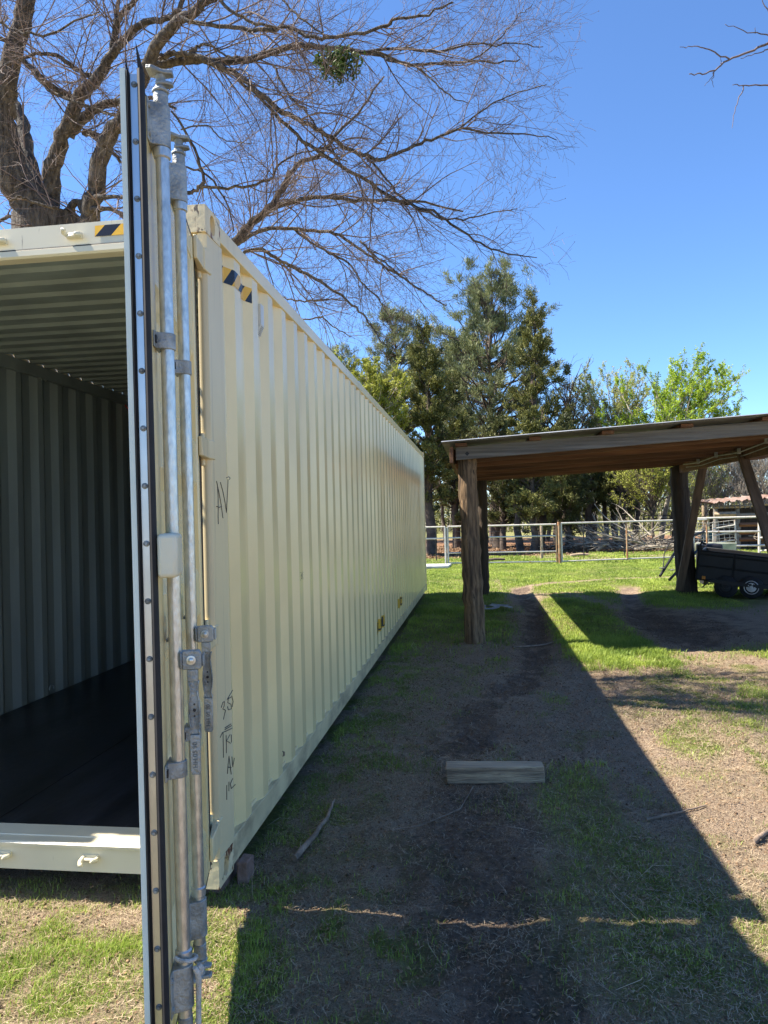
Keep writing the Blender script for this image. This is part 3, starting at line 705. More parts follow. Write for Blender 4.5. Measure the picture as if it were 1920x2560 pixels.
for z_, t_ in ((2.17, '2'),):
    cu = bpy.data.curves.new('t', 'FONT'); cu.body = t_; cu.size = .13; cu.extrude = .0004
    to = bpy.data.objects.new('tmp', cu); COL.objects.link(to)
    me = bpy.data.meshes.new_from_object(to.evaluated_get(bpy.context.evaluated_depsgraph_get())); bpy.data.objects.remove(to)
    co = np.array([v.co[:] for v in me.vertices]); q = MB(DF).T(np.stack([.45-co[:, 0], -.0048+co[:, 2], z_+co[:, 1]], 1))
    me.vertices.foreach_set('co', q.astype(np.float32).ravel()); link_mesh('door_number', me, M['decal'], door)
    mb = MB(DF)
    for (a0, a1, b0, b1) in ((.33, .49, z_-.03, z_-.026), (.33, .49, z_+.13, z_+.134), (.33, .334, z_-.03, z_+.134), (.486, .49, z_-.03, z_+.134)): mb.box(a0, a1, -.0058, -.0050, b0, b1)
    mb.build('number_frame', M['decal'], door)
# the other door, folded right back along the left side
mb = MB(); xo = -CW-.075
mb.box(xo-.05, xo+.002, -.090, 1.10, DZ0, DZ1+.05); mb.box(xo+.0021, xo+.03, -.085, -.02, DZ0, DZ1+.05)  # out of view; front edge and top extended to keep sun off the sill
ld = mb.build('door', M['paint'], box, bevel=.006); ld['label'] = 'second cream door folded back along the far side'
for yy_ in (.10, .46): mb = MB(); mb.tube([(xo-.085, yy_, .12), (xo-.085, yy_, 2.8)], .0175, 14); mb.build('locking_rod', M['galv'], ld, smooth=40)
# interior lashing rings
for yy, zz in ((2.50, 2.735), (2.53, .215), (5.2, 2.735), (5.2, .215)):
    mb = MB(); mb.tube([(-2.375, yy+.03*math.cos(t), zz+.03*math.sin(t)) for t in np.linspace(-.2, PI+.2, 9)], .006, 8); mb.build('lashing_ring', M['inside'], box, smooth=60)

# hanging red strap and red hook inside
st_ = empty('ratchet_strap', (-2.33, 3.85, 2.74), 'red strap hanging from the container wall high inside', 'strap')
mb = MB(); mb.tube([(-2.36, 3.83, 2.74), (-2.33, 3.85, 2.68), (-2.32, 3.86, 2.4), (-2.33, 3.87, 2.2)], [.012, .02, .022, .018], 6, ell=.3); mb.build('webbing', M['red'], st_)
mb = MB(); mb.tube([(-2.37, 3.83, 2.77), (-2.35, 3.84, 2.79), (-2.33, 3.845, 2.765), (-2.335, 3.85, 2.735)], .005, 6); mb.build('hook', M['galvcast'], st_)
mb = MB(); mb.tube([(-2.33, 3.92+.04*math.cos(t), .215+.035*math.sin(t)) for t in np.linspace(0, 2*PI, 12)], .013, 8)
mb.tube([(-2.33, 3.96, .2), (-2.26, 4.05, .175), (-2.2, 4.2, .178)], [.016, .013, .01], 6)
tag(mb.build('strap_buckle', M['red'], loc=(-2.33, 3.92, .17)), 'small red strap buckle on the black container floor by the wall', 'strap')
# red tag on door gap
mb = MB(); mb.box(-.075, -.055, .02, .06, .30, .33); tag(mb.build('red_rag', M['red'], loc=(-.065, .04, .3)), 'small red scrap tucked low behind the open door hinge', 'rag')
# rope tied round the nearer rod
rp_ = empty('rope', tuple(MB(DF).T(np.array([1.065, .06, .33]))), 'frayed white rope tied round the nearer door rod', 'rope')
mb = MB(DF); c0 = (1.09, .030)
ring = [(c0[0]+.031*math.cos(t), c0[1]+.031*math.sin(t)+.002, .372-.035*(t/(1.4*PI))) for t in np.linspace(-.25*PI, 1.15*PI, 16)][::-1]
mb.tube(ring, .0055, 8)
mb.tube([(1.11, .060, .345), (1.103, .068, .325), (1.095, .068, .30), (1.091, .066, .24), (1.087, .064, .18), (1.085, .063, .10), (1.085, .060, .04)], [.006, .009, .008, .007, .0075, .009, .010], 8)
for k in range(14):
    a_ = rng.normal(0, .006, 2); mb.tube([(1.089+a_[0]*.5, .064+a_[1]*.5, .22-.01*k), (1.089+a_[0]*2, .066+a_[1]*2, .18-.012*k)], .0012, 4)
mb.build('cord', M['rope'], rp_, smooth=60)
mb = MB(DF); mb.tube([(1.097, .070, .345), (1.095, .074, .33), (1.093, .071, .315)], [.006, .0115, .007], 10); mb.build('knot', M['rope'], rp_, smooth=60)
# crane fly on the wall
iy = 1.517; ix = px_of(iy)+.006
mb = MB(); mb.tube([(ix, iy, 1.20), (ix, iy+.002, 1.172)], [.002, .0012], 6)
for k in range(6):
    s_ = 1 if k % 2 else -1; zz = 1.196-.004*(k//2); dz = (.02, .0, -.024)[k//2]
    mb.tube([(ix, iy, zz), (ix+.005, iy+s_*.015, zz+dz*.5+.006), (ix-.002, iy+s_*.034, zz+dz)], .0008, 4)
tag(mb.build('crane_fly', M['ink'], loc=(ix, iy, 1.18)), 'long-legged crane fly resting on the corrugated wall', 'insect')
mb = MB(); mb.tube([(0, .9, .30), (.004, .9, .295), (.008, .902, .27)], [.004, .012, .009], 7)
sn = px_of(1.02)
mb = MB(); mb.tube([(sn+.002, 1.02, .245), (sn+.012, 1.02, .238), (sn+.012, 1.02, .222), (sn+.004, 1.02, .214)], [.002, .006, .006, .002], 8)
tag(mb.build('snail', M['stick'], loc=(sn, 1.02, .23)), 'small brown snail low on the container side', 'snail')

# ---------------------------------------------------------------- blocks, timber, sticks
def gh(x, y): return float(gheight(np.array([x]), np.array([y]))[0])
mb = MB(); mb.prism([(-.14, .12), (-.03, .10), (-.03, .33), (-.14, .36)], GZ-.02, -.001, 2)
b_ = MB(); b_.prism([(.006, .19), (.052, .205), (.060, .28), (.006, .29)], GZ-.02, .015, 2)
tag(b_.build('wood_block', M['blockwood'], loc=(.05, .23, GZ), bevel=.006), 'pinkish wood block wedged beside the near corner of the container', 'wood block')
tag(mb.build('support_block', M['blockwood'], loc=(0, .23, GZ)), 'flat wood block under the near container corner', 'wood block')
mb = MB(); mb.beam((.885, 1.52, GZ+.044), (1.475, 1.58, GZ+.044), .115, .100)
for s_ in (): pass
V0 = np.array(mb.v); V0 += rng.normal(0, .003, V0.shape); mb.v = [tuple(q) for q in V0]
tag(mb.build('timber', M['timber'], loc=(1.18, 1.55, GZ), bevel=.007, seg=2), 'short grey weathered timber lying across the dirt track', 'timber')
def stick(name, pts, r0, r1, label, m='stick'):
    P_ = [(x, y, gh(x, y)+z) for x, y, z in pts]; n = len(P_); mb = MB()
    # refine with wobble
    Q = np.array(P_); t = np.linspace(0, n-1, n*4); Qs = np.stack([np.interp(t, range(n), Q[:, i]) for i in range(3)], 1)
    Qs[1:-1] += rng.normal(0, r0*.14, Qs[1:-1].shape)
    mb.tube(Qs, np.linspace(r0, r1, len(Qs)), 7); tag(mb.build(name, M[m], loc=tuple(P_[0]), smooth=60), label, 'stick')
stick('stick', [(.21, .42, .015), (.255, .62, .02), (.28, .84, .02), (.27, 1.08, .015)], .017, .007, 'curved bare stick on the dirt beside the container')
stick('stick', [(1.95, .98, .012), (2.10, 1.05, .015), (2.3, 1.16, .012)], .009, .004, 'thin straight stick in the shade just inside the shadow edge')
stick('stick', [(2.40, .77, .012), (2.47, .84, .02), (2.55, .95, .018), (2.66, 1.0, .015)], .014, .008, 'dark crooked stick in the sunlight at the right edge')
stick('stick', [(1.05, 1.42, .01), (.98, 1.1, .02), (.78, .85, .015), (.62, .74, .01)], .004, .002, 'long thin curved twig just before the timber')
stick('stick', [(1.5, 5.9, .02), (1.9, 6.2, .03), (2.25, 6.6, .02)], .012, .006, 'pale stick lying across the far wheel rut')
# torn sheet scrap on the shaded grass
mb = MB(); cx, cy = 1.36, 9.3; V = []; F = []
for i in range(6):
    for j in range(4):
        V.append((cx-.28+i*.12+rng.normal(0, .02), cy-.15+j*.13+rng.normal(0, .04), GZ+.04+rng.random()*.06))
for i in range(5):
    for j in range(3):
        if (i+j*2) % 5 != 3: a_ = i*4+j; F.append((a_, a_+4, a_+5, a_+1))
mb.add(V, F); tag(mb.build('scrap_sheet', M['scrap'], loc=(cx, cy, GZ)), 'crumpled torn grey sheet on shaded grass behind the front post', 'scrap')
mb = MB(); mb.prism([(-.75, 19.3), (.15, 19.35), (.22, 20.3), (-.7, 20.3)], GZ, GZ+.09, 2); tag(mb.build('concrete_slab', M['slate'], loc=(-.3, 19.8, GZ), bevel=.02), 'pale slab on the lawn at the far end of the container', 'slab')

# ---------------------------------------------------------------- carport
cp = empty('carport', (1.03, 6.1, GZ), 'open pole carport with log posts, grey front beam and metal roof', 'carport')
def log(name, p, q, r0, r1, m, par, n=30):
    K = 26; t = np.linspace(0, 1, K); pts = np.array(p)[None]*(1-t[:, None])+np.array(q)[None]*t[:, None]
    pts[1:-1, :2] += rng.normal(0, .006, (K-2, 2)); rr = r0+(r1-r0)*t+rng.normal(0, .0035, K)
    mb = MB(); mb.tube(pts, rr, n)
    v = np.array(mb.v); ax = np.repeat(pts, n, 0); rd = v[:len(ax)]-ax; ang = np.tile(np.arange(n)*2*PI/n, K); zz = ax[:, 2]
    f_ = 1+(fbm(np.cos(ang)*2.2+7, np.sin(ang)*2.2+zz*.5+3, 3)-.5)*.30+(fbm(ang*5+11, zz*1.3, 2)-.5)*.10
    v[:len(ax)] = ax+rd*f_[:, None]; mb.v = [tuple(q) for q in v]
    o = mb.build(name, m, par, smooth=60); return o
YF, YB = 6.02, 11.5
log('log_post', (1.035, YF+.12, GZ-.1), (.985, YF+.12, 2.30), .130, .112, M['log'], cp)
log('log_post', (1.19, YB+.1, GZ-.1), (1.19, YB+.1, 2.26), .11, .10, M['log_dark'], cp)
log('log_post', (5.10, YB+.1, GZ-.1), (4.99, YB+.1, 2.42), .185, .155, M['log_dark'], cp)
log('log_post', (5.05, YF+.12, GZ-.1), (5.02, YF+.12, 2.42), .15, .13, M['log'], cp)
SLP = (2.58-2.40)/(4.504-.86)
zt = lambda x: 2.395+SLP*(x-.86)
mb = MB(); bz = .158
mb.add([(.86, 5.93, zt(.86)-bz), (6.6, 5.93, zt(6.6)-bz), (6.6, 5.97, zt(6.6)-bz), (.86, 5.97, zt(.86)-bz), (.86, 5.93, zt(.86)), (6.6, 5.93, zt(6.6)), (6.6, 5.97, zt(6.6)), (.86, 5.97, zt(.86))],
       [(0, 3, 2, 1), (4, 5, 6, 7), (0, 1, 5, 4), (1, 2, 6, 5), (2, 3, 7, 6), (3, 0, 4, 7)])
fb = mb.build('front_beam', M['greywood'], cp, bevel=.004)
mb = MB(); mb.tube([(1.00, 5.925, zt(1.0)-.09), (1.00, 5.93, zt(1.0)-.09)], .028, 4); mb.build('bolt_washer', M['blackmetal'], fb)
for yy in (6.27, 7.2, 8.2, 9.2, 10.2, 11.2, 11.62):
    mb = MB(); x0, x1 = .80, 6.6
    mb.add([(x0, yy, zt(x0)-bz-.02), (x1, yy, zt(x1)-bz-.02), (x1, yy+.04, zt(x1)-bz-.02), (x0, yy+.04, zt(x0)-bz-.02), (x0, yy, zt(x0)), (x1, yy, zt(x1)), (x1, yy+.04, zt(x1)), (x0, yy+.04, zt(x0))],
           [(0, 3, 2, 1), (4, 5, 6, 7), (0, 1, 5, 4), (1, 2, 6, 5), (2, 3, 7, 6), (3, 0, 4, 7)])
    mb.build('rafter', M['brownwood' if int(yy) % 2 else 'brownwood2'], cp, bevel=.005)
mb = MB(); mb.box(.79, .83, 5.80, 11.8, zt(.8)-.20, zt(.8)); mb.build('side_board', M['brownwood'], cp, bevel=.003)
for xx in (.86, 1.75, 2.6, 3.5, 4.4, 5.3, 6.2):
    mb = MB(); mb.box(xx, xx+.14, 5.84, 11.9, zt(xx)+.002, zt(xx)+.040); mb.build('purlin', M['brownwood'], cp, bevel=.002)
mb = MB(); mb.beam((5.0, 5.9, 2.36), (5.0, 11.8, 2.36), .06, .17); mb.build('girder', M['brownwood'], cp, bevel=.003)
# corrugated roof sheet
V = []; F = []; K = 0; xs = np.arange(.70, 6.9, .35); ys = np.arange(5.62, 12.02, .0335)
for i, x in enumerate(xs):
    for j, y in enumerate(ys): V.append((x, y, zt(x)+.052+.009*math.sin(y*2*PI/.134)))
n_ = len(ys); F = [(i*n_+j, (i+1)*n_+j, (i+1)*n_+j+1, i*n_+j+1) for i in range(len(xs)-1) for j in range(n_-1)]
np_mesh('metal_roof', V, F, M['tin'], cp, smooth=True)
for p, q, m_ in (((4.89, 11.36, .03), (5.06, 10.20, 2.42), 'bracewood'), ((4.93, 6.35, .10), (4.97, 8.20, 2.44), 'bracewood')):
    mb = MB(); mb.beam(p, q, .05, .14, up=(1, 0, 0)); mb.build('brace', M[m_], cp, bevel=.003)
mb = MB(); cpts = [(4.90, 10.9, 2.40), (4.90, 10.0, 2.37), (4.88, 9.0, 2.40), (4.88, 8.0, 2.37), (4.88, 7.0, 2.42), (4.9, 6.2, 2.40)]
mb.tube(cpts, .009, 8); mb.tube([(a+.05, b, c-.05) for a, b, c in cpts], .006, 6)
for a, b, c in cpts[1:]: mb.box(a-.02, a+.02, b-.02, b+.02, c-.02, c+.06)
mb.build('conduit', M['conduit'], cp)

# ---------------------------------------------------------------- trailer and handlebars
TRX = empty('trailer', (6.2, 10.2, GZ), 'low black utility trailer with tandem wheels parked behind the rear post', 'trailer')
p0 = np.array([5.12, 11.25, 0]); dt = unit3([.93, -.37, 0]); dtt = unit3([.93, -.37, -.115]); nt_ = unit3([.37, .93, 0])
TF = (p0, dtt, nt_, np.cross(dtt, nt_)); TW = (p0, dt, nt_, np.array([0, 0, 1.]))
mb = MB(TF); mb.box(0, 2.6, 0, .035, .24, .79); mb.box(0, 2.6, 1.45, 1.485, .24, .79); mb.box(0, .035, .0355, 1.4495, .24, .79); mb.box(.0355, 2.56, .0355, 1.4495, .24, .28)
tbed = mb.build('trailer_bed', M['blackmetal'], TRX, bevel=.006)
mb = MB(TF); mb.box(-.01, 2.62, -.012, .045, .7902, .81)
for zz in (.24, .50, .72): mb.box(0, 2.6, -.012, -.0002, zz, zz+.03)
for aa in (.0, .62, 1.24, 1.86, 2.5): mb.box(aa, aa+.04, -.02, -.0122, .24, .79); mb.build('side_rail', M['blackmetal'], TRX, bevel=.004)
mb = MB(TF); mb.box(.12, .18, -.024, -.0205, .27, .33); mb.build('reflector', M['orange'], TRX)
for a in (.56, .98):
    for nn in (-.12, 1.49):
        wc = np.array([a, nn, GZ+.205]); mb = MB(TW)
        mb.tube([wc+(0, 0, 0), wc+(0, .015, 0), wc+(0, .10, 0), wc+(0, .115, 0)], [.175, .20, .20, .175], 30)
        wh = mb.build('tyre', M['rubber'], TRX, smooth=40)
        mb = MB(TW); ww = wc+(0, -.0015, 0)
        ring = [ww+(.118*math.cos(t), 0, .118*math.sin(t)) for t in np.linspace(0, 2*PI, 28)]
        mb.tube(ring, .008, 6)
        mb.tube([ww+(0, .001, 0), ww+(0, -.008, 0)], [.085, .08], 20)
        for k in range(5): t = 2*PI*k/5; mb.tube([ww+(.055*math.cos(t), -.008, .055*math.sin(t)), ww+(.055*math.cos(t), -.016, .055*math.sin(t))], .012, 6)
        mb.tube([ww+(0, -.008, 0), ww+(0, -.04, 0)], [.035, .028], 14)
        mb.build('wheel_rim', M['chrome'] if a > .8 else M['blackmetal'], TRX, smooth=40)
mb = MB(TF); mb.prism([(.22, .238), (1.32, .238), (1.24, .30), (.32, .30)], -.13, -.0205, 1)
mb.prism([(.22, .238), (.25, .238), (.16, .12), (.14, .13)], -.13, -.0205, 1)
mb.build('fender', M['blackmetal'], TRX)
mb = MB(TF); mb.beam((2.6, .5, .20), (3.6, .74, .10), .07, .07); mb.beam((2.6, 1.0, .20), (3.6, .74, .10), .07, .07); mb.build('drawbar', M['blackmetal'], TRX)
mb = MB(TF); mb.box(-.02, .08, .02, .10, .811, .90); mb.tube([(.03, .06, .89), (.05, .04, .95), (.13, .03, .93)], .02, 8); mb.tube([(.04, .0, .85), (.04, -.02, .85)], .02, 10)
mb.build('winch', M['blackmetal'], TRX)
# handlebars of a garden machine behind the post
hb = empty('handlebars', (4.85, 12.2, GZ), 'pair of black garden machine handlebars with cable reaching past the rear post', 'handlebars')
PA, PB = P(1710, 1345, 15.3), P(1650, 1440, 14.6)
PC, PD_ = P(1740, 1380, 15.3), P(1673, 1450, 14.7)
mb = MB(); mb.tube([P(1760, 1330, 15.6), PA, PB], [.03, .03, .027], 10); mb.build('handle_tube', M['blackmetal'], hb, smooth=50)
mb = MB(); mb.tube([P(1760, 1360, 15.6), PC, PD_], [.03, .03, .027], 10); mb.build('handle_tube', M['blackmetal'], hb, smooth=50)
mb = MB(); mb.tube([P(1700, 1345, 15.3), P(1672, 1360, 15), P(1660, 1385, 14.9), P(1659, 1410, 14.8), P(1656, 1428, 14.6)], .011, 7); mb.build('cable', M['rubber'], hb, smooth=60)
for q in (P(1655, 1420, 14.6), P(1680, 1425, 14.75)):
    mb = MB(); mb.tube([q+CR*-.06, q, q+CR*.05], [.006, .016, .01], 7); mb.build('lever', M['galvcast'], hb)
mb = MB(); b0 = P(1775, 1360, 15.6); mb.box(b0[0]-.2, b0[0]+.25, b0[1]-.1, b0[1]+.4, GZ+.12, b0[2]); mb.build('engine_body', M['blackmetal'], hb, bevel=.05, seg=3)
for sx in (-.2, .2):
    mb = MB(); mb.tube([(b0[0]+sx, b0[1], GZ+.18), (b0[0]+sx+.08, b0[1], GZ+.18)], .19, 20); mb.build('wheel', M['rubber'], hb)

# ---------------------------------------------------------------- pipe fence and gates
YG = 20.7
def pipe(mb, p, q, r): mb.tube([p, q], r, 8)
def gate(x0, x1, ya, yb, rails, label, stiles=(), m='white_pipe', r=.029, base=GZ+.05):
    e = empty('pipe_gate', (x0, ya, GZ), label, 'gate', 'white pipe gates')
    yy = lambda x: ya+(yb-ya)*(x-x0)/(x1-x0)
    for z in rails:
        mb = MB(); pipe(mb, (x0, yy(x0), z), (x1, yy(x1), z), r if z == rails[0] else r*.85); mb.build('rail', M[m], e, smooth=60)
    for i, x in enumerate((x0, x1)+tuple(stiles)):
        mb = MB(); pipe(mb, (x, yy(x), base), (x, yy(x), rails[0]), r); mb.build('stile', M['rustpipe' if i in (1, 2) else m], e, smooth=60)
    return e
TOP = 1.20
gate(.10, 3.60, 20.62, 20.70, (TOP, .83, .33, .0), 'three-railed rusty white pipe gate behind the front post')
gate(3.76, 8.75, 20.70, 22.4, (TOP+.03, .0), 'open-framed white pipe gate before the brush pile', stiles=(5.95,))
def fence(name, x0, x1, ya, yb, rails, posts, label, m='white_pipe', ztop=TOP, cat='fence', r=.029, group='pipe fence sections'):
    e = empty(name, (x0, ya, GZ), label, cat, group); yy = lambda x: ya+(yb-ya)*(x-x0)/(x1-x0)
    for z in rails:
        mb = MB(); pipe(mb, (x0, yy(x0), z), (x1, yy(x1), z), r*.9); mb.build('rail', M[m], e, smooth=60)
    for x in posts:
        mb = MB(); pipe(mb, (x, yy(x), GZ-.1), (x, yy(x), ztop), r*1.2); mb.build('post', M[m], e, smooth=60)
    return e
fence('pipe_fence', -9, .02, 20.3, 20.6, (1.20, .82), (-9, -6, -3, .02), 'white pipe fence running behind the far end of the container')
mb = MB(); pipe(mb, (3.69, 20.7, GZ-.1), (3.69, 20.7, 1.28), .05); tag(mb.build('gate_post', M['rustpipe'], loc=(3.69, 20.7, GZ), smooth=60), 'rust-streaked gate post between the two white gates', 'post')
def pz(u, v, d): return P(u, v, d)
# right-hand pen: rails given at photo heights, depth ~27 m
R0, R1 = P(1735, 1295, 25.6), P(1903, 1292, 25.2)
e = empty('pen_fence', (R0[0], R0[1], GZ), 'white pipe pen fence in front of the wooden shelter', 'fence', 'pipe fence sections')
for v0, v1, uu in ((1296, 1292, 1903), (1330, 1328, 1912), (1366, 1363, 1925)):
    mb = MB(); pipe(mb, P(1733, v0, 25.6), P(uu, v1, 25.2), .036); mb.build('rail', M['white_pipe'], e, smooth=60)
for u in (1733, 1898):
    mb = MB(); a = P(u, 1380, 25.4); pipe(mb, (a[0], a[1], GZ-.1), tuple(P(u, 1292, 25.4)), .05); mb.build('post', M['white_pipe'], e, smooth=60)
for v in (1345, 1378):
    mb = MB(); pipe(mb, P(1898, v, 25.4), P(1960, v-8, 24.6), .03); mb.build('rail', M['white_pipe'], e, smooth=60)
# bent cattle panel hung on the pen
e = empty('cattle_panel', (P(1780, 1380, 26)[0], P(1780, 1380, 26)[1], GZ), 'bent white wire cattle panel leaning on the pen rails', 'panel')
mb = MB()
for f_ in np.linspace(0, 1, 9): pipe(mb, P(1730+f_*105, 1306-f_*6, 26), P(1733+f_*105, 1358-f_*6, 26), .008)
for f_ in np.linspace(0, 1, 7): mb.tube([P(1730, 1306+f_*52, 26), P(1770, 1308+f_*50-8*f_*(1-f_), 26), P(1838, 1300+f_*52, 26)], .008, 5)
mb.build('wire_mesh', M['white_pipe'], e)
mb = MB(); mb.tube([P(1783, 1322, 25.9), P(1810, 1317, 25.9), P(1838, 1312, 25.9)], .022, 7); mb.tube([P(1783, 1340, 25.9), P(1810, 1334, 25.9), P(1838, 1330, 25.9)], .022, 7)
mb.tube([P(1740, 1358, 25.9), P(1800, 1356, 25.9), P(1842, 1349, 25.9)], .024, 7); mb.tube([P(1837, 1300, 25.9), P(1840, 1362, 25.9)], .03, 7); mb.tube([P(1782, 1310, 25.9), P(1783, 1354, 25.9)], .02, 7)
mb.build('frame_tube', M['white_pipe'], e)
# pole shelter
S0 = P(1783, 1380, 28.5); sx0, sy0 = S0[0], S0[1]
sh = empty('animal_shelter', (sx0, sy0, GZ), 'low rough wooden animal shelter with wavy rusty tin roof', 'shelter')
def SP(u, v, d=28.5): return P(u, v, d)
for u, vt in ((1788, 1258), (1843, 1264), (1905, 1255), (1950, 1250)):
    a = SP(u, vt); log('shelter_post', (a[0], a[1], GZ-.1), tuple(a), .10, .09, M['greywood'] if u < 1900 else M['bracewood'], sh, 10)
for (u0, v0, u1, v1, h) in ((1786, 1268, 1955, 1255, .13), (1786, 1286, 1840, 1285, .20), (1840, 1290, 1955, 1286, .20), (1848, 1312, 1955, 1310, .17), (1848, 1331, 1955, 1329, .17), (1848, 1349, 1955, 1347, .15)):
    mb = MB(); p, q = SP(u0, v0, 28.4), SP(u1, v1, 28.1); mb.tube([p, (p+q)/2+np.array([0, 0, -.05 if h == .13 else 0]), q], h/2, 4); mb.build('wall_board', M['brownwood' if v0 > 1300 else 'timber'], sh)
mb = MB(); a, b = SP(1786, 1300, 29.6), SP(1965, 1300, 29.4); mb.add([(a[0], a[1]+.6, GZ), (b[0], b[1]+.6, GZ), (b[0], b[1]+.6, 1.7), (a[0], a[1]+.6, 1.6)], [(0, 1, 2, 3)])
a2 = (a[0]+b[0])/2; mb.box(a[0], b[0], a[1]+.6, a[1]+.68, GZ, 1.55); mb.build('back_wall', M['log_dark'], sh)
V = []; F = []; nn_ = 60
for i in range(nn_):
    f_ = i/(nn_-1); p = SP(1782+f_*190, 1258-f_*16+2.2*math.sin(i*.9)+1.2*math.sin(i*2.3), 28.0); V.append(tuple(p)); V.append((p[0], p[1]+2.4, p[2]+.12)); 
    V.append((p[0], p[1], p[2]+.02)); V.append((p[0], p[1]+2.4, p[2]+.14))
    if i: k = 4*i; F += [(k-4, k, k+1, k-3), (k-2, k+2, k+3, k-1), (k-4, k, k+2, k-2)]
mb = MB(); mb.add(V, F); mb.build('tin_roof', M['rusttin'], sh)
for u in range(1795, 1900, 13):
    mb = MB(); p = SP(u, 1257, 28.2); mb.beam(p, p+np.array([.05, 0, -.22]), .04, .04, up=(0, 1, 0)); mb.build('rafter_end', M['greywood'], sh)
mb = MB(); a = P(1760, 1290, 31); mb.tube([(a[0], a[1], GZ-.1), (a[0], a[1], P(1760, 1264, 31)[2])], .09, 10); tag(mb.build('wooden_post', M['timber'], loc=(a[0], a[1], GZ), smooth=50), 'pale round wooden post left of the animal shelter', 'post')
# water trough and barrel
T0, T1_ = P(1742, 1370, 24.6), P(1832, 1366, 24.6)
mb = MB(); zt_ = T0[2]+.16
mb.tube([(( T0[0]+T1_[0])/2, T0[1], GZ), ((T0[0]+T1_[0])/2, T0[1], zt_)], [.62, .66], 28)
tr = mb; tag(mb.build('water_trough', M['trough'], loc=((T0[0]+T1_[0])/2, T0[1], GZ), smooth=40), 'round grey-green stock trough behind the black trailer', 'trough')
a = P(1773, 1340, 29.5); mb = MB(); mb.tube([(a[0], a[1], GZ), (a[0], a[1], .3), (a[0], a[1], a[2]+.25)], [.28, .31, .28], 20); tag(mb.build('barrel', M['bluebarrel'], loc=(a[0], a[1], GZ), smooth=40), 'dark teal barrel standing in front of the shelter', 'barrel')
# dark metal kennel frame far behind the brush
e = empty('metal_frame_gate', (P(1610, 1340, 33)[0], P(1610, 1340, 33)[1], GZ), 'thin dark metal panel gate standing beyond the brush pile', 'gate')
mb = MB()
for u in (1609, 1622, 1634, 1676): pipe(mb, P(u, 1288, 33), P(u, 1340, 33), .02)
for v in (1289, 1296, 1326): pipe(mb, P(1609, v, 33), P(1682, v, 33), .02)
mb.build('frame_tube', M['blackmetal'], e)
mb = MB(); a = P(1683, 1300, 32.5); mb.beam((a[0], a[1], GZ-.1), (a[0], a[1], P(1683, 1280, 32.5)[2]), .16, .16, up=(0, 1, 0)); tag(mb.build('wooden_post', M['log_dark'], loc=(a[0], a[1], GZ)), 'dark square post at the end of the dark metal gate', 'post')
# wire fence posts in the woods
mb = MB()
e = empty('wire_fence', (P(1354, 1360, 25.5)[0], P(1354, 1360, 25.5)[1], GZ), 'slack wire fence on thin posts along the edge of the trees', 'fence')
for u in (1090, 1203, 1354, 1459, 1560):
    a = P(u, 1350, 26.0); mb = MB(); pipe(mb, (a[0], a[1], GZ-.1), (a[0], a[1], 1.15), .05 if u == 1354 else .02); mb.build('post', M['timber'] if u == 1354 else M['blackmetal'], e)
for v in (1327, 1350):
    mb = MB(); mb.tube([P(u, v+(3 if k % 2 else 0), 26.0) for k, u in enumerate((1050, 1203, 1300, 1354, 1459, 1560, 1690))], .010, 5); mb.build('wire', M['blackmetal'], e)

# ---------------------------------------------------------------- batch geometry for plants
def batch_tubes(P_, R_, n=3):
    """P_ (T,K,3) R_ (T,K) -> verts, quads"""
    T, K, _ = P_.shape; t = np.gradient(P_, axis=1); t /= np.linalg.norm(t, axis=2, keepdims=True)+1e-9
    ref = np.where(np.abs(t[..., 2:3]) < .9, np.array([0, 0, 1.]), np.array([0, 1., 0])); u = np.cross(t, ref); u /= np.linalg.norm(u, axis=2, keepdims=True)+1e-9
    v = np.cross(t, u); a = 2*PI*np.arange(n)/n
    V = P_[:, :, None]+R_[:, :, None, None]*(u[:, :, None]*np.cos(a)[:, None]+v[:, :, None]*np.sin(a)[:, None])
    base = np.arange(T*K*n).reshape(T, K, n); nxt = np.roll(base, -1, axis=2)
    F = np.stack([base[:, :-1], nxt[:, :-1], nxt[:, 1:], base[:, 1:]], -1).reshape(-1, 4)
    return V.reshape(-1, 3), F
def merge(lst):
    V = []; F = []; b = 0
    for v, f in lst: V.append(v); F.append(f+b); b += len(v)
    return np.concatenate(V), np.concatenate(F)
def unit(v): return v/(np.linalg.norm(v, axis=-1, keepdims=True)+1e-9)
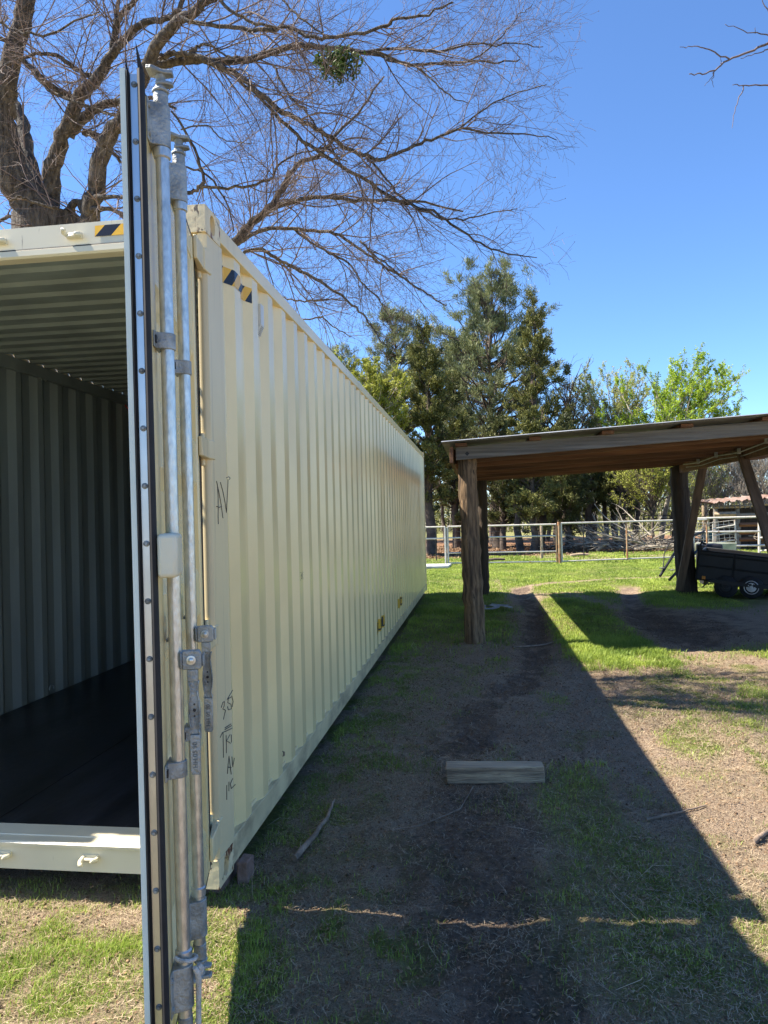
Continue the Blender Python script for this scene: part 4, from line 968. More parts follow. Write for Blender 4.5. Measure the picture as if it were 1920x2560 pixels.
def spawn(par, prad, spacing, len_rng, ang, rratio, K=5, up=.15, curl=.15, t0=.1, R=rng, rmax=1, out=None, fall=.4):
    """children of parent polylines. par list (K,3) arrays; returns P(T,K,3), R(T,K)"""
    S = []; D = []; R0 = []; Lm = []
    for p, r in zip(par, prad):
        d = np.diff(p, axis=0); sl_ = np.linalg.norm(d, axis=1); cum = np.concatenate([[0], np.cumsum(sl_)]); Lt = cum[-1]
        m = max(1, int(Lt*(1-t0)/spacing+R.random()))
        s_ = t0*Lt+np.sort(R.random(m))*Lt*(1-t0)
        pos = np.stack([np.interp(s_, cum, p[:, i]) for i in range(3)], 1)
        k = np.clip(np.searchsorted(cum, s_)-1, 0, len(d)-1)
        S.append(pos); D.append(d[k]/(sl_[k][:, None]+1e-9)); R0.append(np.interp(s_, cum, r)); Lm.append(1-fall*s_/Lt)
    S = np.concatenate(S); D = np.concatenate(D); R0 = np.concatenate(R0); Lm = np.concatenate(Lm); T = len(S)
    rd = unit(R.normal(0, 1, (T, 3))); perp = unit(rd-D*np.sum(rd*D, 1, keepdims=True))
    an = R.uniform(*ang, T)[:, None]; d0 = unit(D*np.cos(an)+perp*np.sin(an)+np.array([0, 0, up]))
    if out is not None: d0 = unit(d0+out)
    L_ = R.uniform(*len_rng, T)*Lm; step = (L_/(K-1))[:, None]
    pts = [S]; d = d0; cv = R.normal(0, curl, (T, 3))
    for i in range(K-1):
        pts.append(pts[-1]+d*step); d = unit(d+cv*.6+R.normal(0, curl*.6, (T, 3))+np.array([0, 0, up*.25]))
    Pn = np.stack(pts, 1); rr = np.minimum(R0*rratio, rmax)[:, None]*np.linspace(1, .35, K)[None]
    return Pn, rr
def quads_at(C, size, R, nrm=None, elong=1.6, dirs=None):
    """randomly oriented small diamond leaves"""
    n = len(C); a = unit(R.normal(0, 1, (n, 3))) if dirs is None else dirs; b = unit(np.cross(a, R.normal(0, 1, (n, 3))))
    s_ = np.asarray(size).reshape(-1, 1)*np.ones((n, 1))
    V = np.stack([C, C+a*s_*elong*.5+b*s_*.4, C+a*s_*elong, C+a*s_*elong*.5-b*s_*.4], 1).reshape(-1, 3)
    return V, np.arange(n*4).reshape(-1, 4)

# ---------------------------------------------------------------- big bare tree behind the container
k1 = .57865
def z1(x, y): return (x*k1, y*k1)
def z8(x, y): return (900+x*.6148, y*.6148)
def z9(x, y): return (450+x*.3918, 450+y*.3918)
LIMBS = [   # points (pixel), widths px, depth start, depth end
 ([z1(185, 1060), z1(170, 930), z1(90, 810), z1(30, 640), z1(12, 500), z1(35, 330), z1(60, 200), z1(105, 60), z1(120, -80), z1(150, -250)], [120, 101, 90, 66, 56, 48, 44, 44, 40, 34], 9.0, 8.2),
 ([z1(190, 980), z1(150, 800), z1(115, 650), z1(95, 530), z1(60, 440), z1(20, 400), z1(-60, 330)], [40, 40, 36, 30, 26, 22, 16], 9.3, 9.8),
 ([z1(205, 1060), z1(215, 900), z1(230, 740), z1(270, 600), z1(335, 440), z1(410, 350), z1(470, 260), z1(520, 190), z1(610, 105), z1(700, 88), z1(770, 50), z1(800, -60)], [70, 42, 42, 35, 32, 28, 23, 20, 16, 14, 13, 9], 9.1, 7.8),
 ([z1(490, 235), z1(500, 130), z1(530, 60), z1(590, -10), z1(640, -110)], [20, 17, 14, 12, 9], 8.5, 8.0),
 ([z1(500, 110), z1(512, 0), z1(515, -80)], [12, 10, 8], 8.4, 8.4),
 ([z1(345, 440), z1(230, 375), z1(130, 290), z1(20, 175), z1(-60, 130)], [18, 15, 13, 11, 8], 8.9, 8.2),
 ([z1(420, 340), z1(330, 300), z1(240, 240), z1(160, 235), z1(60, 260), z1(-40, 330)], [14, 12, 10, 8, 7, 5], 8.6, 8.0),
 ([z1(295, 590), z1(370, 495), z1(440, 460), z1(530, 435), z1(640, 420), z1(760, 470)], [30, 26, 20, 16, 10, 6], 9.0, 8.6),
 ([z1(360, 570), z1(420, 590), z1(470, 640), z1(520, 700)], [16, 13, 10, 7], 8.9, 8.8),
 ([z1(380, 1060), z1(390, 930), z1(415, 780), z1(440, 660), z1(480, 570), z1(530, 500), z1(590, 400), z1(640, 275), z1(690, 180), z1(760, 100), z1(850, 40), z1(940, -40), z1(1040, -160)], [60, 46, 42, 40, 38, 35, 32, 30, 28, 26, 24, 20, 15], 8.6, 7.4),
 ([z1(380, 990), z1(340, 880), z1(280, 930), z1(240, 1020)], [14, 18, 22, 30], 8.8, 9.0),
 ([z1(400, 850), z1(440, 855), z1(520, 850), z1(620, 880)], [16, 12, 9, 5], 8.4, 8.0),
 ([z1(400, 905), z1(450, 900), z1(520, 920), z1(600, 980)], [14, 11, 9, 5], 8.4, 8.2),
 ([z1(250, 900), z1(150, 880), z1(90, 850), z1(40, 870)], [8, 7, 6, 4], 8.0, 7.8),
 ([z1(660, 290), z1(760, 268), z1(840, 256), z1(950, 266), z1(1080, 255), z1(1200, 218), z1(1300, 195), z1(1420, 207), z1(1560, 225), z1(1659, 240), z8(120, 240), z8(200, 262), z8(300, 258), z8(460, 250), z8(560, 256), z8(650, 240)], [22, 21, 19, 18, 17, 16, 14, 12, 11, 10, 9, 8, 7, 5, 4, 3], 8.1, 7.6),
 ([z1(690, 250), z1(740, 233), z1(800, 235), z1(880, 258), z1(950, 282), z1(1030, 330), z1(1110, 395), z1(1200, 470), z1(1300, 522), z1(1400, 572), z1(1500, 640), z1(1600, 678), z8(98, 646), z8(200, 600), z8(300, 560), z8(400, 525), z8(540, 540), z8(700, 545), z8(800, 570)], [15, 14, 14, 15, 15, 14, 13, 13, 12, 11, 10, 10, 9, 8, 7, 6, 5, 3, 2], 8.0, 7.2),
 ([z8(400, 525), z8(510, 440), z8(620, 385), z8(760, 345)], [5, 4, 3, 2], 7.5, 7.0),
 ([z1(815, 245), z1(845, 205), z1(885, 190), z1(920, 200), z1(965, 235), z1(1020, 255)], [8, 8, 7, 6, 5, 4], 7.9, 7.7),
 ([z1(770, 70), z1(850, 100), z1(1000, 122), z1(1140, 132), z1(1240, 117), z1(1310, 150), z1(1400, 166), z1(1500, 150), z1(1659, 118), z8(150, 75), z8(270, 58), z8(380, 10)], [11, 10, 10, 10, 9, 9, 9, 8, 8, 7, 6, 4], 7.5, 6.9),
 ([z1(900, -60), z1(960, 10), z1(1040, 70), z1(1130, 110), z1(1240, 116)], [10, 9, 8, 7, 6], 7.2, 7.1),
 ([z8(-20, 210), z8(120, 200), z8(200, 200), z8(330, 210), z8(400, 188), z8(500, 185), z8(640, 178), z8(745, 190)], [8, 7, 7, 6, 5, 4, 3, 2], 7.6, 7.2),
 ([z8(440, 250), z8(520, 200), z8(590, 130), z8(650, 60), z8(700, 20)], [4, 4, 3, 2, 2], 7.6, 7.1),
 ([z1(500, 1250), z1(800, 1180), z1(1010, 1050), z1(1090, 960), z1(1180, 880), z1(1230, 790), z1(1275, 720), z1(1400, 650), z1(1470, 560), z1(1560, 470), z1(1659, 330)], [34, 30, 24, 20, 16, 14, 12, 9, 7, 6, 4], 9.0, 9.4),
 ([z1(1100, 950), z1(1200, 892), z1(1300, 862), z1(1400, 853), z1(1530, 862), z1(1659, 866), z8(250, 822), z8(420, 860)], [12, 12, 11, 10, 9, 8, 6, 4], 9.2, 8.8),
 ([z1(1020, 1055), z1(1120, 1000), z1(1250, 985), z1(1380, 1000), z9(960, 330), z9(1100, 400), z9(1220, 490), z9(1330, 570), z9(1450, 640), z9(1600, 740), z9(1700, 800)], [11, 10, 9, 8, 8, 7, 6, 6, 5, 4, 3], 9.1, 8.0),
 ([z9(380, 470), z9(480, 440), z9(600, 490), z9(700, 550), z9(850, 620), z9(960, 690), z9(1080, 780), z9(1170, 870), z9(1240, 960), z9(1290, 1040)], [9, 9, 9, 8, 8, 7, 6, 5, 4, 3], 9.0, 8.4),
 ([z9(720, 310), z9(820, 390), z9(950, 460), z9(1080, 540), z9(1160, 650), z9(1250, 740), z9(1330, 860)], [7, 6, 6, 5, 4, 4, 3], 9.0, 8.6),
 ([z9(650, 750), z9(750, 770), z9(860, 765), z9(1000, 760), z9(1090, 790)], [4, 4, 4, 3, 2], 9.3, 9.0),
 ([z9(700, 880), z9(800, 890), z9(900, 880), z9(1000, 950), z9(1100, 1000)], [4, 4, 4, 3, 2], 9.5, 9.2),
 ([z1(980, 300), z1(1070, 380), z1(1160, 460), z1(1300, 600), z1(1420, 690), z1(1560, 762), z1(1659, 835), z8(200, 830), z8(300, 862), z8(400, 930), z8(500, 1000), z8(600, 1030), z8(720, 1048)], [7, 8, 8, 9, 9, 9, 9, 8, 7, 6, 5, 4, 2], 7.9, 7.2),
 ([z8(0, 620), z8(60, 670), z8(120, 745), z8(180, 810), z8(300, 880), z8(420, 890), z8(560, 860), z8(640, 850)], [6, 6, 5, 5, 5, 4, 3, 2], 7.7, 7.2),
 ([z8(0, 980), z8(60, 1040), z8(130, 1090), z8(200, 1150)], [6, 5, 4, 2], 8.4, 8.2),
 ([z8(60, 210), z8(220, 270), z8(300, 330), z8(370, 390), z8(440, 420)], [5, 5, 4, 3, 2], 7.4, 7.2),
 ([z1(1180, 285), z1(1250, 410), z1(1340, 500), z1(1420, 640), z1(1500, 700)], [6, 6, 5, 4, 3], 7.8, 7.6),
 ([z1(1220, 0), z1(1290, 70), z1(1400, 150)], [5, 5, 4], 7.0, 6.9),
 ([z1(740, 480), z1(820, 600), z1(880, 760), z1(860, 810), z1(800, 835)], [5, 7, 8, 9, 10], 8.2, 8.2),
 ([z1(860, 810), z1(1000, 810), z1(1140, 790), z1(1220, 700), z1(1300, 660), z1(1400, 640)], [8, 7, 6, 5, 4, 3], 8.2, 8.4),
 ([z1(780, 560), z1(900, 545), z1(960, 600), z1(1080, 620)], [4, 4, 3, 2], 8.0, 7.8),
 ([z1(800, 720), z1(900, 760), z1(980, 880), z1(1010, 1000)], [5, 5, 4, 3], 8.3, 8.6),
 ([z1(-40, 60), z1(60, 130), z1(200, 150), z1(330, 90), z1(430, 50)], [8, 7, 6, 5, 3], 7.9, 7.4),
 ([z1(-20, 960), z1(60, 930), z1(110, 900)], [8, 10, 12], 9.6, 9.2),
 ([z1(120, 280), z1(200, 380), z1(300, 430), z1(420, 470), z1(500, 500)], [10, 9, 8, 6, 4], 8.4, 7.9),
]
limbP, limbR = [], []
DS = .80
for pts, wd, d0, d1 in LIMBS:
    d0 *= DS; d1 *= DS; n = len(pts); q = np.array([P(u, v, d0+(d1-d0)*i/(n-1)) for i, (u, v) in enumerate(pts)])
    dep = np.linspace(d0, d1, n); r = np.array(wd)/2*dep/F_PX
    # smooth resample
    m = n*4; t = np.linspace(0, n-1, m); i0 = np.clip(np.floor(t).astype(int), 0, n-2); f = (t-i0)[:, None]
    pm = q[np.clip(i0-1, 0, n-1)]; a = q[i0]; b = q[i0+1]; c = q[np.clip(i0+2, 0, n-1)]
    cur = .5*((2*a)+(-pm+b)*f+(2*pm-5*a+4*b-c)*f**2+(-pm+3*a-3*b+c)*f**3)
    rr = np.interp(t, range(n), r); cur[1:-1] += rng.normal(0, 1, cur[1:-1].shape)*rr[1:-1, None]*.10
    cur[1:-1] += rng.normal(0, .006, cur[1:-1].shape)
    limbP.append(cur); limbR.append(rr)
base_xy = P(185*k1, 1060*k1, 9.0*DS)
tb = (float(base_xy[0])+.05, float(base_xy[1])+.1, GZ)
tree = empty('bare_tree', tb, 'huge many-stemmed bare tree with purple-brown twigs arching over the container', 'tree')
j = P(195*k1, 1040*k1, 9.0*DS)
TR = MB(); tp_ = np.array([(tb[0], tb[1], GZ-.2), (tb[0], tb[1], .3), (tb[0]-.05, tb[1], 1.3), (j[0], j[1]+.1, 2.6), (j[0], j[1]+.05, j[2]+.25)])
TR.tube(tp_, [.50, .44, .40, .39, .33], 20)
e2 = limbP[9][0]; TR.tube([(j[0], j[1], 2.5), tuple((np.array([j[0], j[1], 2.9])+e2)/2), tuple(e2+[0, 0, .1])], [.3, .24, .15], 14)
e3 = limbP[22][0]; TR.tube([(j[0], j[1], 2.9), tuple((np.array([j[0], j[1], 3.4])+e3)/2+[0, 0, .05]), tuple(e3)], [.25, .16, .09], 12)
TR.build('trunk', M['bark'], tree, smooth=60)
mb = MB()
for p, r in zip(limbP, limbR): mb.tube(p, r, 12 if r[0] > .05 else 7)
mb.build('branch', M['bark'], tree, smooth=60, fixn=False)
Rt = np.random.default_rng(11)
sel = [(p, r) for p, r in zip(limbP, limbR)]
thin = []
for p, r in sel:
    k = np.where(r < .075)[0]
    if len(k) > 3: thin.append((p[k[0]:], r[k[0]:]))
A, RA = spawn([x[0] for x in thin], [x[1] for x in thin], .105, (.4, 1.5), (.35, 1.1), .5, K=9, up=.06, curl=.13, t0=.03, R=Rt, rmax=.0085, fall=.85)
big = [(p[r > .05], r[r > .05]) for p, r in sel if (r > .05).sum() > 3]
A2, RA2 = spawn([x[0] for x in big], [x[1] for x in big], 1.1, (.5, 1.5), (.6, 1.3), .2, K=9, up=.0, curl=.16, R=Rt, rmax=.009)
A = np.concatenate([A, A2]); RA = np.concatenate([RA, RA2])
B, RB = spawn(list(A), list(RA), .095, (.2, .75), (.4, 1.0), .55, K=6, up=.04, curl=.16, t0=.12, R=Rt, rmax=.0036)
C_, RC = spawn(list(B), list(RB), .065, (.06, .28), (.5, 1.1), .6, K=4, up=.03, curl=.18, t0=.1, R=Rt, rmax=.0018)
RC = np.maximum(RC, .0011)
print('twigs', len(A), len(B), len(C_))
V, F = merge([batch_tubes(A, RA, 4), batch_tubes(B, RB, 3), batch_tubes(C_, RC, 3)])
np_mesh('twigs', V, F, M['twig'], tree)['kind'] = 'stuff'
# buds on the twig ends
ends = C_[:, -1]; sel_ = Rt.random(len(ends)) < .5; bv, bf = quads_at(ends[sel_], .008, Rt, elong=1.5); np_mesh('buds', bv, bf, M['twig'], tree)['kind'] = 'stuff'
# mistletoe
mc = P(844, 168, 6.0); n = 1000; cc_ = Rt.normal(0, 1, (16, 3))*np.array([.065, .065, .10]); q = cc_[Rt.integers(0, 16, n)]+Rt.normal(0, .028, (n, 3))
ms = empty('mistletoe', tuple(mc), 'dark green mistletoe clump growing on the high bare branch', 'mistletoe')
V, F = quads_at(mc+q, .024, Rt, elong=1.7); np_mesh('leaves', V, F, L['mistletoe'], ms, attrs={'v': ('POINT', np.repeat(Rt.random(n), 4))})
st0 = np.repeat(mc[None], 40, 0)+np.array([0, 0, .15]); en = mc+q[:40]; Pm = np.stack([st0, (st0+en)/2+Rt.normal(0, .02, (40, 3)), en], 1); V, F = batch_tubes(Pm, np.full((40, 3), .004)); np_mesh('stems', V, F, L['mistletoe'], ms, attrs={'v': ('POINT', np.full(len(V), .6))})
# bare branches reaching in at the top right: tree standing to the right, out of frame
rt = empty('bare_tree', (5.6, 2.3, GZ), 'bare tree beyond the right edge whose thin twigs reach in at the top right', 'tree')
J = np.array([5.5, 2.3, 4.6])
mb = MB(); mb.tube([(5.6, 2.3, GZ-.1), (5.58, 2.3, 1.5), (5.5, 2.3, 4.6), (5.4, 2.2, 7)], [.2, .16, .12, .07], 12); mb.build('trunk', M['bark'], rt, smooth=60)
RL = [([z8(1760, 120), z8(1659, 172), z8(1600, 205), z8(1500, 242), z8(1440, 287), z8(1390, 300), z8(1338, 302)], 7),
      ([z8(1502, 240), z8(1420, 205), z8(1360, 188), z8(1300, 190)], 4), ([z8(1760, 150), z8(1659, 140), z8(1570, 128), z8(1480, 97)], 4),
      ([z8(1760, 350), z8(1659, 347), z8(1560, 350), z8(1516, 343)], 5), ([z8(1562, 350), z8(1530, 430), z8(1510, 525)], 3),
      ([z8(1760, 100), z8(1670, 60), z8(1630, 0)], 5), ([z8(1760, 130), z8(1659, 200), z8(1620, 218), z8(1545, 235)], 4), ([z8(1440, 287), z8(1435, 310), z8(1400, 352)], 2.5), ([z8(1470, 265), z8(1462, 225)], 2), ([z8(1438, 290), z8(1430, 330), z8(1440, 355)], 2), ([z8(1610, 135), z8(1605, 110)], 2)]
mb = MB(); rP = []; rR = []
for pts, w0 in RL:
    n = len(pts); q = np.array([P(u, v, 5.6) for u, v in pts]); 
    r = np.linspace(w0, w0*.35, n)/2*5.6/F_PX
    if pts[0][0] > 1960: q = np.concatenate([[J], q]); r = np.concatenate([[.04], r])
    m = len(q)*4; t = np.linspace(0, len(q)-1, m); cur = np.stack([np.interp(t, range(len(q)), q[:, i]) for i in range(3)], 1)+rng.normal(0, .004, (m, 3)); rr = np.interp(t, range(len(q)), r); mb.tube(cur, rr, 7); rP.append(cur); rR.append(rr)
mb.build('branch', M['twig'], rt, smooth=60)

# ---------------------------------------------------------------- woods behind
def finish_tree(kind_name, loc, label, cat, group, wood, leaf, bark, lm, lv):
    e = empty(kind_name, loc, label, cat, group)
    np_mesh('trunk', wood[0], wood[1], bark, e, smooth=True)
    if leaf is not None: np_mesh('crown', leaf[0], leaf[1], lm, e, attrs={'v': ('POINT', lv)})
    return e
def trunk_poly(base, H, lean, R, K=10):
    t = np.linspace(0, 1, K)[:, None]; p = np.array(base)+t*np.array([lean[0], lean[1], H]); p[1:] += R.normal(0, .008*H, (K-1, 3))*np.array([1, 1, 0]); return p
def cedar(u, vtop, d, hw, label, seed, n=20000, low=.12, lm='cedar', lean=0, group='dark cedars behind the fence', leafs=.16, ragged=.35):
    vtop += (1280-vtop)*.035; n = int(n*2.3); R = np.random.default_rng(seed); b = P(u, 1280, d); base = (b[0], b[1], GZ); top = P(u, vtop, d)[2]; H = top-GZ; Rd = hw*d/F_PX*1.15
    tp_ = trunk_poly(base, H, (lean, 0), R); tr_ = np.linspace(.022*H+.03, .02, 10)
    nb = 150; hfrac = low+(1-low)*np.sort(R.random(nb)); S = np.stack([np.interp(hfrac*H, tp_[:, 2]-GZ, tp_[:, i]) for i in range(3)], 1)
    az = R.uniform(0, 2*PI, nb); prof = np.clip(np.minimum(1, (1-hfrac)*1.9)**.8*np.clip((hfrac-low)*6+.35, 0, 1), .04, 1)
    ln = Rd*prof*R.uniform(1-ragged*1.6, 1+ragged*.6, nb); el = R.uniform(.15, .75, nb)+.5*hfrac**2
    Dr = np.stack([np.cos(az)*np.cos(el), np.sin(az)*np.cos(el), np.sin(el)], 1); K = 6
    pts = [S]; dd = Dr
    for i in range(K-1): pts.append(pts[-1]+dd*(ln/(K-1))[:, None]); dd = unit(dd+R.normal(0, .12, dd.shape)+np.array([0, 0, .04]))
    BP = np.stack(pts, 1); BR = (.006*H*(1-hfrac)+.012)[:, None]*np.linspace(1, .3, K)
    keepf = .62; SP_, SR = spawn(list(BP), list(BR), max(.16, Rd*.10), (.25*Rd*.5, .8*Rd*.5), (.4, 1.0), .5, K=4, up=.2, curl=.1, t0=.25, R=R)
    w0 = batch_tubes(tp_[None], tr_[None], 8); wood = merge([w0, batch_tubes(BP, BR, 3), batch_tubes(SP_, SR*.8, 3)])
    ok_ = np.where(R.random(len(SP_)) < keepf)[0]; n = int(n*.8); idx_ = ok_[R.integers(0, len(ok_), n)]; tt = R.random(n)**.7*(SP_.shape[1]-1); i0 = np.floor(tt).astype(int).clip(0, SP_.shape[1]-2); f = (tt-i0)[:, None]
    C0 = SP_[idx_, i0]*(1-f)+SP_[idx_, i0+1]*f; dirn = unit(unit(SP_[idx_, i0+1]-SP_[idx_, i0])+R.normal(0, .55, (n, 3))+np.array([0, 0, .25]))
    C0 = C0+R.normal(0, .04+.012*Rd, (n, 3)); s_ = R.uniform(.5, 1.2, n)*leafs*.60
    V, F = quads_at(C0, s_*.62, R, elong=2.4, dirs=dirn)
    tone = np.clip(.5+.35*R.normal(0, 1, len(SP_))[idx_]*.8+R.normal(0, .18, n), 0, 1)
    return finish_tree('cedar_tree', base, label, 'tree', group, wood, (V, F), M['darkbark'], L[lm], np.repeat(tone, 4))
def pine(u, vtop, d, hw, label, seed, n=26000, low=.35, tuft=.42, lm='pine', group='pines rising behind the fence'):
    vtop += (1280-vtop)*.075
    R = np.random.default_rng(seed); b = P(u, 1280, d); base = (b[0], b[1], GZ); top = P(u, vtop, d)[2]; H = top-GZ; Rd = hw*d/F_PX*1.25; n = int(n*1.8)
    tp_ = trunk_poly(base, H*.97, (R.normal(0, .2), 0), R); tr_ = np.linspace(.02*H, .04, 10)
    nb = 130; hf = low+(1-low)*np.sort(R.random(nb))**.9; S = np.stack([np.interp(hf*H, tp_[:, 2]-GZ, tp_[:, i]) for i in range(3)], 1)
    az = R.uniform(0, 2*PI, nb); x = (hf-low)/(1-low); prof = np.sqrt(np.clip(1-((x-.40)/.64)**2, .10, 1)); ln = Rd*prof*R.uniform(.55, 1.1, nb)
    el = R.uniform(.05, .6, nb)+.5*x**2; Dr = np.stack([np.cos(az)*np.cos(el), np.sin(az)*np.cos(el), np.sin(el)], 1); K = 7; pts = [S]; dd = Dr
    for i in range(K-1): pts.append(pts[-1]+dd*(ln/(K-1))[:, None]); dd = unit(dd+R.normal(0, .16, dd.shape)+np.array([0, 0, .05]))
    BP = np.stack(pts, 1); BR = (.009*H*(1-hf)+.02)[:, None]*np.linspace(1, .3, K)
    SP_, SR = spawn(list(BP), list(BR), .28, (.3, .30*Rd+.35), (.4, 1.1), .5, K=4, up=.35, curl=.14, t0=.35, R=R)
    wood = merge([batch_tubes(tp_[None], tr_[None], 8), batch_tubes(BP, BR, 4), batch_tubes(SP_, SR, 3)])
    T = len(SP_); n = int(n*.85); ok_ = np.where(R.random(T) < .7)[0]; idx_ = ok_[R.integers(0, len(ok_), n)]; tip = SP_[idx_, R.integers(2, 4, n)]
    ax = unit(SP_[idx_, 3]-SP_[idx_, 2]); dirn = unit(ax*.8+unit(R.normal(0, 1, (n, 3)))*.9+np.array([0, 0, .3])); C0 = tip+R.normal(0, .10, (n, 3))
    V, F = quads_at(C0, R.uniform(.6, 1.1, n)*tuft*.11, R, elong=6.0, dirs=dirn)
    tone = np.clip(.5+.28*R.normal(0, 1, T)[idx_]+R.normal(0, .15, n), 0, 1)
    return finish_tree('pine_tree', base, label, 'tree', group, wood, (V, F), M['darkbark'], L[lm], np.repeat(tone, 4))
def leafy(u, vtop, d, hw, label, seed, lm, n=9000, leafs=.12, name='leafy_tree', fork=.3, lean=0., bark='greybark', group='budding trees behind the fence', bare=False, spread=.5, vbase=None, trad=.014, sub=1., rsc=1.):
    vtop += (1280-vtop)*.06
    R = np.random.default_rng(seed); b = P(u, 1280, d); base = (b[0], b[1], GZ); top = P(u, vtop, d)[2]; H = top-GZ; Rd = hw*d/F_PX*1.2; n = int(n*2.4); leafs *= .58
    tp_ = trunk_poly(base, H*.75, (lean*.5, 0), R); tr_ = np.linspace(trad*H+.02, .015, 10)
    nb = 60; hf = fork*.8+(.72-fork*.8)*np.sort(R.random(nb)); S = np.stack([np.interp(hf*H, tp_[:, 2]-GZ, tp_[:, i]) for i in range(3)], 1)
    az = R.uniform(0, 2*PI, nb); ln = (1-hf)*H*R.uniform(.6, 1.0, nb); el = R.uniform(.6, 1.3, nb); 
    Dr = np.stack([np.cos(az)*np.cos(el)*1.2+lean*.12, np.sin(az)*np.cos(el), np.sin(el)], 1); Dr = unit(Dr); hor = np.hypot(Dr[:, 0], Dr[:, 1])*ln; ln = ln*np.minimum(1, Rd*1.15/np.maximum(hor, .01)); K = 8; pts = [S]; dd = Dr
    for i in range(K-1): pts.append(pts[-1]+dd*(ln/(K-1))[:, None]); dd = unit(dd+R.normal(0, .10, dd.shape)+np.array([0, 0, .04]))
    BP = np.stack(pts, 1); BR = (.008*H*(1-hf)+.01)[:, None]*np.linspace(1, .25, K)*rsc
    S1, R1 = spawn(list(BP), list(BR), .30/sub, (.3, .34*Rd+.6), (.35, .8), .5, K=5, up=.35, curl=.10, t0=.15, R=R)
    S2, R2 = spawn(list(S1), list(R1), .22/sub, (.2, .6), (.35, .9), .6, K=3, up=.25, curl=.1, t0=.2, R=R)
    R1 = np.maximum(R1, .008); R2 = np.maximum(R2, .006)
    wood = merge([batch_tubes(tp_[None], tr_[None], 8), batch_tubes(BP, BR, 4), batch_tubes(S1, R1, 3), batch_tubes(S2, R2, 3)])
    leaf = None; lv = None
    if not bare:
        clump = np.clip(R.normal(.6, .5, len(BP)), 0, None); 
        T = len(S2); wgt = R.random(T)+.15*(1+np.sin(S2[:, 0, 0]*3)*np.cos(S2[:, 0, 2]*2.3))*3; wgt /= wgt.sum(); idx_ = R.choice(T, n, p=wgt); C0 = S2[idx_, R.integers(0, 3, n)]+R.normal(0, .035, (n, 3))
        leaf = quads_at(C0, R.uniform(.5, 1.1, n)*leafs, R, elong=1.5); lv = np.repeat(np.clip(.5+.3*R.normal(0, 1, T)[idx_]+R.normal(0, .2, n), 0, 1), 4)
    return finish_tree(name, base, label, 'tree', group, wood, leaf, M[bark], L[lm] if lm else None, lv)
E = 1.15732
cedar(930*E, 700*E, 31, 92, 'broad dark cedar just past the far end of the container', 1, n=30000, low=.18)
pine(1066*E, 612*E, 39, 165, 'tallest pine with a rounded blue-green crown', 2, n=44000)
cedar(1160*E, 620*E, 34, 88, 'tall pointed cedar right of the tallest pine', 3, n=26000, low=.1, ragged=.5)
pine(868*E, 664*E, 44, 88, 'olive-green round-topped pine rising behind the broad cedar', 4, n=22000)
pine(748*E, 735*E, 46, 60, 'small pine peeking over the container roof, leftmost of the pines', 5, n=9000)
leafy(800*E, 745*E, 30, 70, 'yellow-green budding tree above the container roof', 6, 'yellowgreen', n=28000, leafs=.12)
pine(1015*E, 730*E, 47, 75, 'shaded pine filling the gap behind the broad cedar', 41, n=22000)
cedar(985*E, 800*E, 36, 70, 'short dark cedar between the broad cedar and the tallest pine', 7, n=14000, lm='cedar_dark')
leafy(1232*E, 722*E, 37, 45, 'leafless slender tree with upswept twigs right of the pointed cedar', 8, None, name='bare_tree', bare=True, bark='darkbark', group=None, sub=.7)
cedar(1230*E, 880*E, 35, 58, 'low ragged cedar at the foot of the slender bare tree', 9, n=16000, low=.05, ragged=.6)
leafy(1330*E, 752*E, 40, 85, 'pale budding tree above the carport roof, left of the bright green one', 10, 'pale', n=20000, leafs=.11, trad=.012)
leafy(1425*E, 745*E, 36, 125, 'bright green spring tree leaning right above the carport roof', 11, 'spring', n=30000, leafs=.12, lean=2.6, name='leafy_tree')
# lower row seen under the carport roof
cedar(1085*E, 905*E, 33, 75, 'dark cedar seen under the roof right of the front post', 12, n=12000, low=.16, lm='cedar_dark')
cedar(1150*E, 880*E, 30, 75, 'olive cedar under the roof with a low skirt, second from the front post', 13, n=14000, low=.14)
cedar(1225*E, 900*E, 32, 70, 'dark cedar under the roof behind the joint of the two gates', 14, n=12000, low=.16, lm='cedar_dark')
cedar(1285*E, 910*E, 34, 62, 'ragged cedar under the roof behind the open-framed gate', 15, n=11000, low=.22, ragged=.5)
cedar(1345*E, 935*E, 33, 62, 'cedar under the roof above the left end of the brush pile', 16, n=9000, low=.24, lm='cedar_dark')
leafy(1410*E, 960*E, 30, 75, 'thin young tree with yellow-green leaves left of the rear post', 17, 'yellowgreen', n=4200, leafs=.10, name='young_tree', bark='darkbark', group='thin young trees at the woods edge', fork=.4)
leafy(1520*E, 985*E, 34, 60, 'thin young green tree right of the rear post', 18, 'pale', n=2500, leafs=.10, name='young_tree', bark='greybark', group='thin young trees at the woods edge', fork=.4)
for i, (u, d, lb) in enumerate(((1560, 34, 'pale bare tree left of the animal shelter'), (1610, 37, 'pale bare tree rising behind the animal shelter roof'), (1650, 33, 'pale bare tree at the right edge beside the far brace'))):
    leafy(u*E, 940*E, d, 70, lb, 30+i, None, name='bare_tree', bare=True, group='pale bare trees by the shelter', sub=1.3, rsc=.8)
